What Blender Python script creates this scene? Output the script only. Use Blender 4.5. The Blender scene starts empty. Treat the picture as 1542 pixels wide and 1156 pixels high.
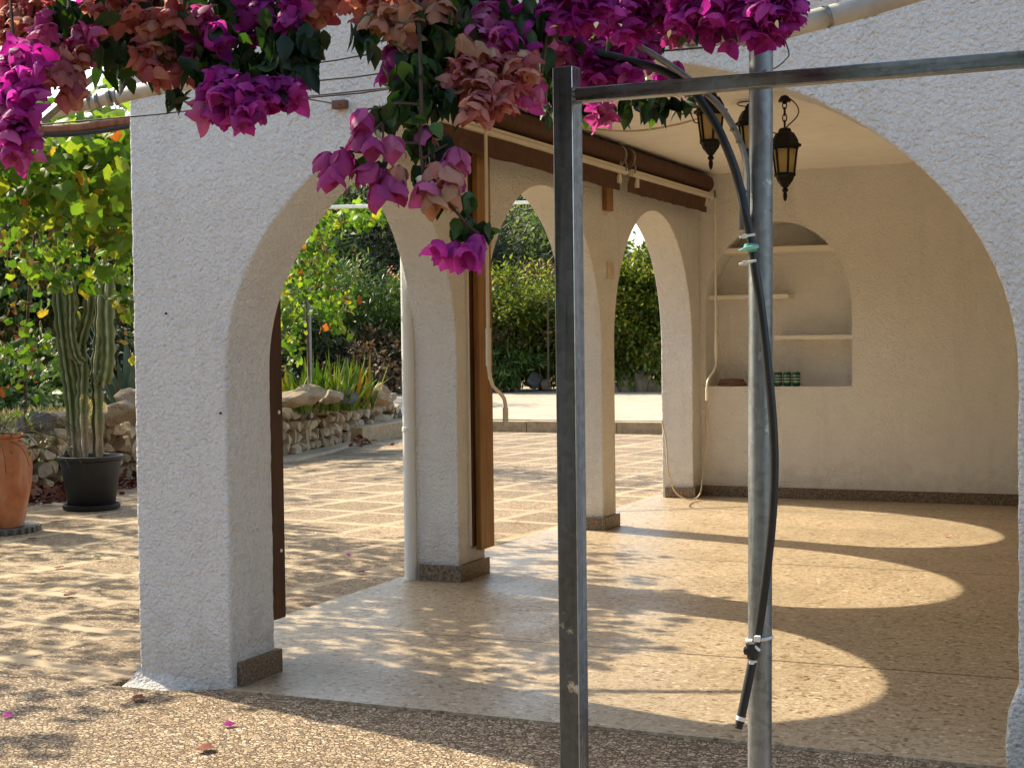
import bpy, bmesh, math, random
import numpy as np
from mathutils import Vector, Matrix, noise

S = bpy.context.scene
COL = S.collection
R = random.Random(7)
RN = np.random.default_rng(11)
rad = math.radians

# ------------------------------------------------------------------ camera
IW, IH, FPX, CAMZ = 1542.0, 1156.0, 2245.0, 1.3
def _vp(x, y):
    v = np.array([x-IW/2, -(y-IH/2), -FPX]); return v/np.linalg.norm(v)
_Y = _vp(1755, 496); _X = -_vp(-4350, 570)
_X = _X-_Y*_X.dot(_Y); _X /= np.linalg.norm(_X)
_Z = np.cross(_X, _Y)
RM = np.array([_X, _Y, _Z])
C0 = np.array([0, 0, CAMZ])
def at(px, py, D):
    """world point at depth D (metres along the view axis) seen at a photo pixel"""
    return C0+RM@(np.array([px-IW/2, -(py-IH/2), -FPX])/FPX*D)
def ground_at(px, py, z=-0.07):
    r = RM@np.array([px-IW/2, -(py-IH/2), -FPX]); return C0+r*(z-CAMZ)/r[2]
cam = bpy.data.cameras.new('camera'); cam.sensor_width = 36; cam.lens = FPX*36/IW
cam.clip_start = .05; cam.clip_end = 2000
co = bpy.data.objects.new('camera', cam); COL.objects.link(co)
m4 = Matrix.Identity(4)
for i in range(3):
    for j in range(3): m4[i][j] = RM[i][j]
    m4[i][3] = C0[i]
co.matrix_world = m4
S.camera = co

# ------------------------------------------------------------------ light
SUN_EL, SUN_AZ = 37.7, 15.0          # sun stands to the left and a little behind the porch
w = bpy.data.worlds.new('World'); S.world = w; w.use_nodes = True
nt = w.node_tree
bg = nt.nodes['Background']
sky = nt.nodes.new('ShaderNodeTexSky'); sky.sky_type = 'NISHITA'; sky.sun_disc = False
sky.sun_elevation = rad(SUN_EL); sky.sun_rotation = rad(270+SUN_AZ)
sky.air_density = 1.0; sky.dust_density = 2.0; sky.ozone_density = 1.0
wbm = nt.nodes.new('ShaderNodeMix'); wbm.data_type = 'RGBA'; wbm.blend_type = 'MULTIPLY'; wbm.inputs[0].default_value = 1; wbm.inputs[7].default_value = (1.03, 1.0, .91, 1)   # camera white balance
nt.links.new(sky.outputs[0], wbm.inputs[6]); nt.links.new(wbm.outputs[2], bg.inputs[0]); bg.inputs[1].default_value = 0.15
sl = bpy.data.lights.new('sun', 'SUN'); sl.energy = 3.7; sl.angle = rad(.55); sl.color = (1, .885, .67)
so = bpy.data.objects.new('sun', sl); COL.objects.link(so)
sd = Vector((math.cos(rad(SUN_AZ))*math.cos(rad(SUN_EL)), -math.sin(rad(SUN_AZ))*math.cos(rad(SUN_EL)), -math.sin(rad(SUN_EL))))
so.rotation_euler = sd.to_track_quat('-Z', 'Y').to_euler(); so.location = (-20, 6, 18)
S.view_settings.view_transform = 'Standard'; S.view_settings.look = 'None'
S.view_settings.gamma = 1; S.view_settings.exposure = 1.25
S.render.engine = 'CYCLES'
cy = S.cycles
cy.max_bounces = 9; cy.diffuse_bounces = 6; cy.glossy_bounces = 3; cy.transmission_bounces = 4
cy.caustics_reflective = False; cy.caustics_refractive = False
cy.sample_clamp_indirect = 6
cy.use_denoising = True

def smooth(a, b, x):
    t = min(1, max(0, (x-a)/(b-a))); return t*t*(3-2*t)

# ------------------------------------------------------------------ node helpers
def lin(c): return tuple(c)+((1,) if len(c) == 3 else ())
class NT:
    def __init__(s, name):
        s.m = bpy.data.materials.new(name); s.m.use_nodes = True
        s.t = s.m.node_tree; s.b = s.t.nodes['Principled BSDF']; s.out = s.t.nodes['Material Output']
    def n(s, typ, **k):
        nd = s.t.nodes.new('ShaderNode'+typ)
        for a, v in k.items(): setattr(nd, a, v)
        return nd
    def l(s, a, b): s.t.links.new(a, b)
    def coord(s): return s.n('TexCoord').outputs['Object']
    def noise(s, vec, scale, detail=3, rough=.5):
        nd = s.n('TexNoise'); nd.inputs['Scale'].default_value = scale; nd.inputs['Detail'].default_value = detail
        nd.inputs['Roughness'].default_value = rough
        if vec is not None: s.l(vec, nd.inputs['Vector'])
        return nd
    def voro(s, vec, scale, feature='F1'):
        nd = s.n('TexVoronoi', feature=feature); nd.inputs['Scale'].default_value = scale
        if vec is not None: s.l(vec, nd.inputs['Vector'])
        return nd
    def ramp(s, fac, stops, interp='LINEAR'):
        nd = s.n('ValToRGB'); cr = nd.color_ramp; cr.interpolation = interp
        while len(cr.elements) < len(stops): cr.elements.new(.5)
        for e, (p, c) in zip(cr.elements, stops): e.position = p; e.color = lin(c) if not isinstance(c, (int, float)) else (c, c, c, 1)
        s.l(fac, nd.inputs[0]); return nd
    def mix(s, fac, a, b, blend='MIX'):
        nd = s.n('Mix', data_type='RGBA', blend_type=blend)
        for sock, v in ((nd.inputs[0], fac), (nd.inputs[6], a), (nd.inputs[7], b)):
            if isinstance(v, (int, float)): sock.default_value = v
            elif isinstance(v, tuple): sock.default_value = lin(v)
            else: s.l(v, sock)
        return nd.outputs[2]
    def math(s, op, a, b=None, c=None):
        nd = s.n('Math', operation=op)
        for i, v in enumerate((a, b, c)):
            if v is None: continue
            if isinstance(v, (int, float)): nd.inputs[i].default_value = v
            else: s.l(v, nd.inputs[i])
        return nd.outputs[0]
    def bump(s, h, strength=.5, dist=.01, prev=None):
        nd = s.n('Bump'); nd.inputs['Strength'].default_value = strength; nd.inputs['Distance'].default_value = dist
        s.l(h, nd.inputs['Height'])
        if prev is not None: s.l(prev, nd.inputs['Normal'])
        return nd.outputs[0]
    def set(s, color=None, rough=None, metal=None, normal=None, spec=None):
        for nm, v in (('Base Color', color), ('Roughness', rough), ('Metallic', metal), ('Normal', normal), ('Specular IOR Level', spec)):
            if v is None: continue
            if isinstance(v, (int, float)): s.b.inputs[nm].default_value = v
            elif isinstance(v, tuple): s.b.inputs[nm].default_value = lin(v)
            else: s.l(v, s.b.inputs[nm])
        return s

def mat_stucco(name, base, amp=1.0):
    t = NT(name); c = t.coord()
    a = t.noise(c, 70, 4, .6); b = t.noise(c, 34, 2, .45); d = t.noise(c, 190, 2)
    v = t.voro(c, 70); v.inputs['Randomness'].default_value = 1
    h = t.math('ADD', t.math('MULTIPLY', a.outputs[0], .55), t.math('MULTIPLY', b.outputs[0], .5))
    wd = t.n('VectorMath', operation='MULTIPLY_ADD'); t.l(a.outputs[1], wd.inputs[0]); wd.inputs[1].default_value = (.016, .016, .016); t.l(c, wd.inputs[2]); t.l(wd.outputs[0], v.inputs['Vector'])
    h = t.math('SUBTRACT', h, t.math('MULTIPLY', v.outputs[0], .42))
    h = t.math('ADD', h, t.math('MULTIPLY', d.outputs[0], .28))
    g = t.noise(c, 1.3, 4, .6); g2 = t.noise(c, 9, 3, .6)
    dirt = t.ramp(g.outputs[0], [(.3, .93), (.65, 1.0)])
    grime = t.ramp(g2.outputs[0], [(.25, .95), (.6, 1.0)])
    col = t.mix(1.0, t.mix(1.0, base, dirt.outputs[0], 'MULTIPLY'), grime.outputs[0], 'MULTIPLY')
    mp = t.n('Mapping'); mp.inputs['Scale'].default_value = (7, 7, .7); t.l(c, mp.inputs[0]); stk = t.noise(mp.outputs[0], 1, 5, .65)
    col = t.mix(t.ramp(stk.outputs[0], [(.54, 0.0), (.75, .22)]).outputs[0], col, (.50, .46, .40))
    xz = t.n('SeparateXYZ'); t.l(c, xz.inputs[0])
    zz = t.math('ADD', xz.outputs[2], t.math('MULTIPLY', t.math('SUBTRACT', g2.outputs[0], .5), .5))
    col = t.mix(t.ramp(zz, [(.0, .38), (.28, 0.0)]).outputs[0], col, (.44, .36, .27))
    sp = t.voro(c, 3.1); spot = t.ramp(sp.outputs[0], [(.0, .55), (.018, .55), (.03, 1.0)])
    col = t.mix(.35, col, t.mix(1.0, col, spot.outputs[0], 'MULTIPLY'))
    t.set(color=col, rough=.9, spec=.25, normal=t.bump(h, 1.0*amp, .024)); return t.m

def mat_terrazzo():
    t = NT('terrazzo_tiles'); c = t.coord()
    d = t.noise(c, 30, 2); wv = t.n('VectorMath', operation='MULTIPLY_ADD'); t.l(d.outputs[1], wv.inputs[0]); wv.inputs[1].default_value = (.02, .02, .02); t.l(c, wv.inputs[2])
    wv = wv.outputs[0]
    v1 = t.voro(wv, 56); v2 = t.voro(wv, 130); e1 = t.voro(wv, 56, 'DISTANCE_TO_EDGE')
    s1 = t.n('SeparateColor'); t.l(v1.outputs['Color'], s1.inputs[0])
    s2 = t.n('SeparateColor'); t.l(v2.outputs['Color'], s2.inputs[0])
    chip = t.ramp(s1.outputs[0], [(0, (.20, .135, .075)), (.08, (.32, .235, .148)), (.35, (.435, .34, .225)), (.72, (.485, .385, .265)), (.93, (.59, .50, .36))], 'CONSTANT')
    fine = t.ramp(s2.outputs[0], [(0, (.27, .195, .115)), (.16, (.40, .31, .205)), (.6, (.46, .36, .25)), (.92, (.56, .47, .34))], 'CONSTANT')
    isbig = t.math('GREATER_THAN', s1.outputs[1], .45)
    col = t.mix(isbig, fine.outputs[0], chip.outputs[0])
    edge = t.math('LESS_THAN', e1.outputs[0], .03)
    col = t.mix(t.math('MULTIPLY', edge, t.math('MULTIPLY', isbig, .6)), col, (.36, .265, .17))
    # big soft wear + joints
    n = t.noise(c, 1.1, 4, .6)
    col = t.mix(1.0, col, t.ramp(n.outputs[0], [(.3, (.90, .89, .88)), (.7, (1.05, 1.05, 1.04))]).outputs[0], 'MULTIPLY')
    x = t.n('SeparateXYZ'); t.l(c, x.inputs[0])
    def joint(sock, off, per, half):
        f = t.math('FRACT', t.math('DIVIDE', t.math('SUBTRACT', sock, off), per))
        return t.math('GREATER_THAN', t.math('ABSOLUTE', t.math('SUBTRACT', f, .5)), .5-half/per)
    fl = [t.math('FLOOR', t.math('DIVIDE', t.math('SUBTRACT', x.outputs[i], o_), p_)) for i, o_, p_ in ((0, -3.30, .42), (1, 5.83, .4133))]
    cx = t.n('CombineXYZ'); t.l(fl[0], cx.inputs[0]); t.l(fl[1], cx.inputs[1]); wn = t.n('TexWhiteNoise'); t.l(cx.outputs[0], wn.inputs[0])
    col = t.mix(1.0, col, t.ramp(wn.outputs[0], [(0, (.95, .945, .94)), (1, (1.03, 1.03, 1.03))]).outputs[0], 'MULTIPLY')
    j = t.math('MAXIMUM', joint(x.outputs[0], -3.30, .42, .0018), joint(x.outputs[1], 5.83, .4133, .0015))
    jb = joint(x.outputs[1], 5.83, 2.48, .008)
    col = t.mix(t.math('MULTIPLY', j, .38), col, (.12, .085, .055))
    col = t.mix(t.math('MULTIPLY', jb, .8), col, (.07, .048, .03))
    cs = t.n('SeparateColor'); t.l(col, cs.inputs[0])
    rg = t.ramp(t.noise(c, 2.2, 3).outputs[0], [(.3, .34), (.7, .50)])
    t.set(color=col, rough=rg.outputs[0], spec=.36, normal=t.bump(t.noise(c, 55, 2).outputs[0], .08, .004)); return t.m

def mat_pebble(name, scale, grid, tone=1.0, gt=(.25, .183, .118), bs=.8):
    t = NT(name); c = t.coord()
    d = t.noise(c, 40, 2); wv = t.n('VectorMath', operation='MULTIPLY_ADD'); t.l(d.outputs[1], wv.inputs[0]); wv.inputs[1].default_value = (.012, .012, .012); t.l(c, wv.inputs[2])
    wv = wv.outputs[0]
    v = t.voro(wv, scale); e = t.voro(wv, scale, 'DISTANCE_TO_EDGE')
    sc = t.n('SeparateColor'); t.l(v.outputs['Color'], sc.inputs[0])
    k = tone
    col = t.ramp(sc.outputs[0], [(0, (.21*k, .14*k, .09*k)), (.15, (.34*k, .245*k, .155*k)), (.4, (.46*k, .345*k, .225*k)), (.7, (.54*k, .415*k, .28*k)), (.92, (.64*k, .54*k, .41*k))], 'CONSTANT').outputs[0]
    gr = t.ramp(e.outputs[0], [(0.02, 1.0), (.12, 0.0)])
    col = t.mix(gr.outputs[0], col, gt)
    n = t.noise(c, .9, 5, .65)
    col = t.mix(1.0, col, t.ramp(n.outputs[0], [(.3, (.78, .77, .76)), (.68, (1.08, 1.07, 1.05))]).outputs[0], 'MULTIPLY')
    x = t.n('SeparateXYZ')
    if grid:
        mp = t.n('Mapping'); mp.inputs['Rotation'].default_value = (0, 0, rad(7)); t.l(c, mp.inputs[0]); t.l(mp.outputs[0], x.inputs[0])
    else: t.l(c, x.inputs[0])
    wob = t.math('MULTIPLY', t.math('SUBTRACT', t.noise(c, 5, 2).outputs[0], .5), .02)
    def strip(sock, off, per, half):
        f = t.math('FRACT', t.math('DIVIDE', t.math('ADD', t.math('SUBTRACT', sock, off), wob), per))
        return t.math('GREATER_THAN', t.math('ABSOLUTE', t.math('SUBTRACT', f, .5)), .5-half/per)
    hb = t.math('SUBTRACT', 1.0, gr.outputs[0])
    fl = [t.math('FLOOR', t.math('DIVIDE', t.math('SUBTRACT', x.outputs[i], o_), p_)) for i, o_, p_ in ((0, -.23 if grid else -3.1, .60 if grid else .62), (1, -.05 if grid else 4.02, .62))]
    cx = t.n('CombineXYZ'); t.l(fl[0], cx.inputs[0]); t.l(fl[1], cx.inputs[1]); wn = t.n('TexWhiteNoise'); t.l(cx.outputs[0], wn.inputs[0])
    col = t.mix(1.0, col, t.ramp(wn.outputs[0], [(0, (.84, .83, .81)), (1, (1.08, 1.08, 1.08))]).outputs[0], 'MULTIPLY')
    if grid:
        st = t.math('MAXIMUM', strip(x.outputs[0], -.23, .60, .046), strip(x.outputs[1], -.05, .62, .046))
        sn = t.noise(c, 120, 3, .7)
        scol = t.ramp(sn.outputs[0], [(.3, (.38, .285, .185)), (.7, (.52, .405, .27))])
        col = t.mix(t.math('MULTIPLY', st, t.ramp(t.noise(c, 2.3, 3).outputs[0], [(.35, .25), (.6, .95)]).outputs[0]), col, t.mix(1.0, scol.outputs[0], t.ramp(n.outputs[0], [(.3, (.8, .8, .8)), (.7, (1.1, 1.1, 1.08))]).outputs[0], 'MULTIPLY'))
        jl = t.math('MAXIMUM', strip(x.outputs[0], -.18, .60, .004), strip(x.outputs[1], 0, .62, .004))
        jm = t.ramp(t.noise(c, .8, 2).outputs[0], [(.5, 0.0), (.56, .7)])
        col = t.mix(t.math('MULTIPLY', jl, jm.outputs[0]), col, (.10, .07, .045))
        hb = t.math('MULTIPLY', hb, t.math('SUBTRACT', 1.0, st))
    else:
        jl = t.math('MAXIMUM', strip(x.outputs[0], -3.1, .62, .006), strip(x.outputs[1], 4.02, .62, .004))
        jm = t.ramp(t.noise(c, 1.1, 3).outputs[0], [(.42, 0.15), (.6, .8)])
        col = t.mix(t.math('MULTIPLY', jl, jm.outputs[0]), col, (.13, .09, .06))
    t.set(color=col, rough=.85, spec=.3, normal=t.bump(hb, bs, .007)); return t.m

def mat_simple(name, col, rough=.6, metal=0, var=.15, scale=30, bump=.15, spec=.5, dist=.004):
    t = NT(name); c = t.coord(); n = t.noise(c, scale, 4, .6)
    lo = tuple(x*(1-var) for x in col); hi = tuple(min(1, x*(1+var)) for x in col)
    r = t.ramp(n.outputs[0], [(.3, lo), (.7, hi)])
    t.set(color=r.outputs[0], rough=rough, metal=metal, spec=spec, normal=t.bump(n.outputs[0], bump, dist)); return t.m

def mat_galv(name, col, rough, streak=True, spots=True, along=(60, 60, 4)):
    t = NT(name); c = t.coord()
    mp = t.n('Mapping'); mp.inputs['Scale'].default_value = along; t.l(c, mp.inputs[0])
    a = t.noise(mp.outputs[0], 1.0, 4, .65); b = t.voro(c, 70); d = t.noise(c, 11, 5, .7)
    r = t.ramp(a.outputs[0], [(.3, tuple(x*.62 for x in col)), (.7, tuple(min(1, x*1.25) for x in col))])
    s = t.n('SeparateColor'); t.l(b.outputs['Color'], s.inputs[0])
    cc = t.mix(.35, r.outputs[0], t.ramp(s.outputs[0], [(0, tuple(x*.6 for x in col)), (1, tuple(min(1, x*1.35) for x in col))]).outputs[0])
    if spots:
        cc = t.mix(t.ramp(d.outputs[0], [(.66, 0.0), (.72, .75)]).outputs[0], cc, (.62, .62, .58))
        rust = t.ramp(t.noise(c, 23, 3).outputs[0], [(.73, 0.0), (.78, .8)])
        cc = t.mix(rust.outputs[0], cc, (.11, .045, .02))
    rr = t.ramp(a.outputs[0], [(.3, rough-.1), (.7, rough+.15)])
    t.set(color=cc, rough=rr.outputs[0], metal=.92, normal=t.bump(a.outputs[0], .08, .001)); return t.m

def mat_wood(name, col, dark, rough=.45):
    t = NT(name); c = t.coord()
    mp = t.n('Mapping'); mp.inputs['Scale'].default_value = (38, 38, 2.2); t.l(c, mp.inputs[0])
    n = t.noise(mp.outputs[0], 1.0, 5, .6); n2 = t.noise(c, 4, 3)
    r = t.ramp(n.outputs[0], [(.32, dark), (.62, col)])
    cc = t.mix(1.0, r.outputs[0], t.ramp(n2.outputs[0], [(.3, .8), (.7, 1.1)]).outputs[0], 'MULTIPLY')
    t.set(color=cc, rough=rough, spec=.4, normal=t.bump(n.outputs[0], .2, .003)); return t.m

def mat_leaf(name, stops, trans=.4, rough=.45, tint=(1.2, 1.25, .7)):
    """one colour per leaf (random per island); light passes through the blade"""
    t = NT(name); g = t.n('NewGeometry')
    r = t.ramp(g.outputs['Random Per Island'], stops)
    n = t.noise(t.coord(), 25, 3)
    col = t.mix(1.0, r.outputs[0], t.ramp(n.outputs[0], [(.3, .8), (.7, 1.15)]).outputs[0], 'MULTIPLY')
    t.set(color=col, rough=rough, spec=.3)
    tr = t.n('BsdfTranslucent'); t.l(t.mix(1.0, col, tint, 'MULTIPLY'), tr.inputs[0])
    mx = t.n('MixShader'); mx.inputs[0].default_value = trans
    t.l(t.b.outputs[0], mx.inputs[1]); t.l(tr.outputs[0], mx.inputs[2]); t.l(mx.outputs[0], t.out.inputs[0])
    return t.m

def mat_stone(name, stops, scale=5.0, bump=.6):
    t = NT(name); c = t.coord(); g = t.n('NewGeometry')
    r = t.ramp(g.outputs['Random Per Island'], stops)
    n = t.noise(c, scale*3, 6, .7); n2 = t.noise(c, scale*12, 4, .65)
    col = t.mix(1.0, r.outputs[0], t.ramp(n.outputs[0], [(.28, (.6, .57, .54)), (.5, (1, 1, 1)), (.74, (1.22, 1.2, 1.16))]).outputs[0], 'MULTIPLY')
    h = t.math('ADD', n.outputs[0], t.math('MULTIPLY', n2.outputs[0], .4))
    t.set(color=col, rough=.92, spec=.2, normal=t.bump(h, bump, .03)); return t.m

M = {}
M['stucco'] = mat_stucco('white_stucco', (.86, .85, .83))
M['stucco_in'] = mat_stucco('cream_stucco', (.885, .87, .845), .85)
M['plaster'] = mat_stucco('ceiling_plaster', (.88, .865, .84), .28)
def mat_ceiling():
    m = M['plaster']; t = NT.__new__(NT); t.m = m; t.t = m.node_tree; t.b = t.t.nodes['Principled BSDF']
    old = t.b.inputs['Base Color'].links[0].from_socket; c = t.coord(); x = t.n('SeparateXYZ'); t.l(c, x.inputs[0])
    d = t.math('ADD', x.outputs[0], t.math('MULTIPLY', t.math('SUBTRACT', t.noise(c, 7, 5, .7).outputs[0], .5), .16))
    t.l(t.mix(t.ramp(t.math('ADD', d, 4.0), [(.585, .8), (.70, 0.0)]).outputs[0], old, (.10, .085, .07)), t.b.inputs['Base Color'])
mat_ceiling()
M['shelf'] = mat_simple('painted_shelf', (.78, .74, .67), .7, var=.04, scale=12, bump=.1)
M['terrazzo'] = mat_terrazzo()
M['patio'] = mat_pebble('washed_pebble_tiles', 75, True, 1.0)
M['fore'] = mat_pebble('coarse_pebble_paving', 66, False, 1.08, (.15, .105, .068), 1.0)
M['skirt'] = (lambda t: (t.set(color=t.ramp(t.noise(t.coord(), 90, 4, .7).outputs[0], [(.35, (.045, .032, .022)), (.5, (.15, .105, .07)), (.68, (.33, .25, .17))]).outputs[0], rough=.45, normal=t.bump(t.noise(t.coord(), 90, 3).outputs[0], .3, .004)), t.m)[1])(NT('brown_terrazzo_skirting'))
M['post'] = mat_galv('galvanised_square_tube', (.40, .42, .43), .22)
M['bar'] = mat_galv('galvanised_bar', (.26, .27, .28), .28, along=(4, 60, 60), spots=False)
M['dark_reflect'] = mat_galv('zinc_dark_reflection', (.095, .105, .118), .36)  # zinc with a dark reflection put into its base colour
M['pole'] = mat_galv('galvanised_round_tube', (.26, .275, .28), .48)
M['strap'] = mat_galv('grey_steel_strap', (.25, .25, .245), .5, spots=False)
M['black'] = mat_simple('black_rubber', (.012, .012, .013), .38, var=.3, bump=.05)
M['tie'] = mat_simple('white_nylon', (.78, .77, .72), .4, var=.05, bump=.02)
M['teal'] = mat_simple('teal_plastic', (.07, .38, .31), .35, var=.08, bump=.02)
M['pipe'] = mat_simple('weathered_white_pipe', (.50, .465, .40), .6, var=.28, scale=9, bump=.15)
M['pvc'] = mat_simple('white_pvc', (.82, .82, .79), .35, var=.03, scale=8, bump=.02)
M['wood'] = mat_wood('orange_varnished_wood', (.33, .165, .048), (.22, .10, .027), .45)
M['darkwood'] = mat_wood('dark_brown_wood', (.07, .024, .013), (.035, .012, .008), .5)
M['redwood'] = mat_wood('red_brown_wood', (.22, .085, .045), (.11, .04, .022), .6)
M['fabric'] = mat_simple('brown_awning_fabric', (.105, .055, .037), .85, var=.2, scale=18, bump=.25, spec=.2)
M['rail'] = mat_simple('cream_aluminium', (.74, .68, .57), .4, var=.05, scale=20, bump=.03)
M['steel'] = mat_simple('dull_steel', (.30, .28, .25), .45, metal=.8, var=.25)
M['iron'] = mat_simple('black_wrought_iron', (.009, .008, .007), .55, var=.4, scale=60, bump=.2, spec=.25)
M['wire'] = mat_simple('thin_grey_wire', (.08, .075, .07), .5, metal=.4)
M['cable'] = mat_simple('cream_cable', (.60, .50, .36), .6, var=.06)
M['lampcable'] = mat_simple('brown_lamp_cable', (.06, .022, .014), .5)
M['switch'] = mat_simple('cream_switch_plastic', (.62, .54, .41), .4, var=.03)
M['blackpot'] = mat_simple('black_plastic_pot', (.009, .011, .013), .55, var=.25, scale=9, bump=.08)
def mat_terra():
    t = NT('terracotta'); c = t.coord(); n = t.noise(c, 6, 5, .65); n2 = t.noise(c, 22, 4, .7)
    mp = t.n('Mapping'); mp.inputs['Scale'].default_value = (9, 9, 1.6); t.l(c, mp.inputs[0]); st = t.noise(mp.outputs[0], 1, 4, .6)
    col = t.ramp(n.outputs[0], [(.3, (.26, .09, .04)), (.7, (.44, .18, .085))]).outputs[0]
    col = t.mix(t.ramp(st.outputs[0], [(.5, 0.0), (.72, .55)]).outputs[0], col, (.50, .36, .27))
    t.set(color=col, rough=.85, spec=.25, normal=t.bump(n2.outputs[0], .25, .004)); return t.m
M['terracotta'] = mat_terra()
M['soil'] = mat_simple('potting_soil', (.06, .04, .025), .95, var=.5, scale=60, bump=.8, dist=.02)
M['concrete'] = mat_simple('tan_concrete', (.36, .265, .155), .9, var=.25, scale=14, bump=.5, dist=.01)
M['pathm'] = mat_simple('pale_dirt', (.43, .355, .265), .95, var=.16, scale=2.5, bump=.4, dist=.02)
M['footing'] = mat_simple('sandy_cement', (.44, .36, .26), .9, var=.2, scale=9, bump=.5, dist=.015)
M['mortar'] = mat_simple('dark_mortar', (.13, .095, .065), .95, var=.35, scale=25, bump=.6, dist=.02)  # evenly dark core behind the wall stones
M['bark'] = mat_simple('grey_brown_bark', (.085, .06, .042), .9, var=.4, scale=22, bump=.8, dist=.02)
M['stem'] = mat_simple('bougainvillea_bark', (.07, .035, .02), .8, var=.3, scale=40, bump=.4)
M['stone'] = mat_stone('tan_limestone', [(0, (.22, .16, .10)), (.3, (.36, .265, .165)), (.6, (.46, .36, .24)), (.85, (.52, .43, .31)), (1, (.30, .24, .18))])
M['boulder'] = mat_stone('brown_boulder', [(0, (.22, .155, .10)), (.5, (.30, .225, .15)), (1, (.35, .27, .185))], 4, .8)
M['greyrock'] = mat_stone('dark_grey_boulder', [(0, (.10, .095, .09)), (1, (.16, .15, .14))], 4, .8)

def mat_terrain():
    t = NT('dry_ground'); c = t.coord()
    n = t.noise(c, .35, 5, .6); n2 = t.noise(c, 14, 5, .7)
    col = t.ramp(n.outputs[0], [(.3, (.10, .075, .042)), (.5, (.26, .20, .11)), (.7, (.40, .31, .17))])
    col = t.mix(1.0, col.outputs[0], t.ramp(n2.outputs[0], [(.3, .62), (.7, 1.2)]).outputs[0], 'MULTIPLY')
    t.set(color=col, rough=.95, spec=.1, normal=t.bump(n2.outputs[0], .8, .06)); return t.m
M['terrain'] = mat_terrain()
M['grape'] = mat_leaf('grape_leaf', [(0, (.04, .092, .012)), (.45, (.08, .16, .018)), (.78, (.15, .245, .026)), (.945, (.28, .31, .032)), (.98, (.32, .20, .03)), (1, (.26, .06, .02))], .5, .5, (1.4, 1.45, .7))
M['grapedry'] = mat_leaf('withered_grape_leaf', [(0, (.09, .12, .02)), (.3, (.13, .14, .025)), (.55, (.13, .085, .03)), (.85, (.12, .045, .02)), (1, (.38, .26, .03))], .45, .6, (1.3, 1.2, .8))
M['olean'] = mat_leaf('oleander_leaf', [(0, (.035, .075, .018)), (.5, (.07, .14, .03)), (.85, (.14, .21, .045)), (1, (.26, .20, .07))], .35, .4)
M['hedge'] = mat_leaf('yellow_green_leaf', [(0, (.04, .07, .012)), (.4, (.095, .14, .018)), (.8, (.20, .23, .03)), (.95, (.30, .29, .045)), (1, (.30, .20, .06))], .45, .45)
M['hillbush'] = mat_leaf('hillside_leaf', [(0, (.07, .11, .035)), (.6, (.14, .20, .06)), (1, (.24, .28, .10))], .4, .55)
M['hillgrey'] = mat_leaf('hillside_grey_leaf', [(0, (.10, .12, .07)), (.6, (.19, .21, .13)), (1, (.28, .28, .18))], .35, .6)
M['bush'] = mat_leaf('mid_green_leaf', [(0, (.035, .07, .02)), (.6, (.08, .14, .035)), (1, (.15, .20, .06))], .3, .5)
M['darkleaf'] = mat_leaf('dark_pine_needle', [(0, (.012, .022, .010)), (.7, (.03, .045, .02)), (1, (.055, .07, .032))], .15, .6)
M['greyleaf'] = mat_leaf('grey_green_leaf', [(0, (.06, .075, .045)), (.6, (.12, .14, .085)), (1, (.20, .20, .13))], .25, .6)
M['dryleaf'] = mat_leaf('dry_brown_leaf', [(0, (.09, .055, .03)), (.5, (.20, .13, .07)), (1, (.34, .24, .13))], .25, .7, (1.1, 1, .8))
M['litter'] = mat_leaf('fallen_red_leaf', [(0, (.07, .02, .012)), (.5, (.16, .035, .02)), (.85, (.24, .08, .035)), (1, (.30, .17, .08))], .15, .7, (1.1, .9, .8))
M['iris'] = mat_leaf('iris_blade', [(0, (.12, .20, .03)), (.5, (.22, .32, .05)), (.85, (.40, .42, .09)), (1, (.50, .26, .07))], .5, .4)
M['agave'] = mat_simple('blue_green_agave', (.085, .13, .09), .5, var=.25, scale=8, bump=.1)
M['bleaf'] = mat_leaf('bougainvillea_leaf', [(0, (.010, .022, .008)), (.6, (.018, .042, .012)), (.9, (.035, .08, .016)), (1, (.10, .19, .03))], .28, .35, (1.5, 1.7, .6))
M['mag'] = mat_leaf('magenta_bract', [(0, (.26, .008, .17)), (.5, (.41, .028, .285)), (.9, (.53, .07, .385)), (1, (.58, .18, .40))], .5, .6, (1.25, .9, 1.2))
M['pink'] = mat_leaf('pink_bract', [(0, (.38, .03, .21)), (.5, (.50, .10, .28)), (1, (.58, .22, .36))], .45, .6, (1.2, .9, 1.1))
M['sal'] = mat_leaf('faded_salmon_bract', [(0, (.34, .07, .10)), (.35, (.46, .15, .14)), (.75, (.53, .24, .18)), (1, (.60, .36, .25))], .42, .65, (1.2, 1, .9))
M['pale'] = mat_leaf('withered_peach_bract', [(0, (.38, .14, .10)), (.6, (.47, .23, .13)), (1, (.54, .34, .19))], .4, .7, (1.2, 1, .9))
M['dusk'] = mat_leaf('dusky_purple_bract', [(0, (.25, .014, .13)), (.5, (.34, .03, .185)), (1, (.43, .08, .24))], .35, .65, (1.2, .9, 1.1))
M['cream'] = mat_simple('cream_floret', (.72, .58, .30), .6, var=.1)

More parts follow.
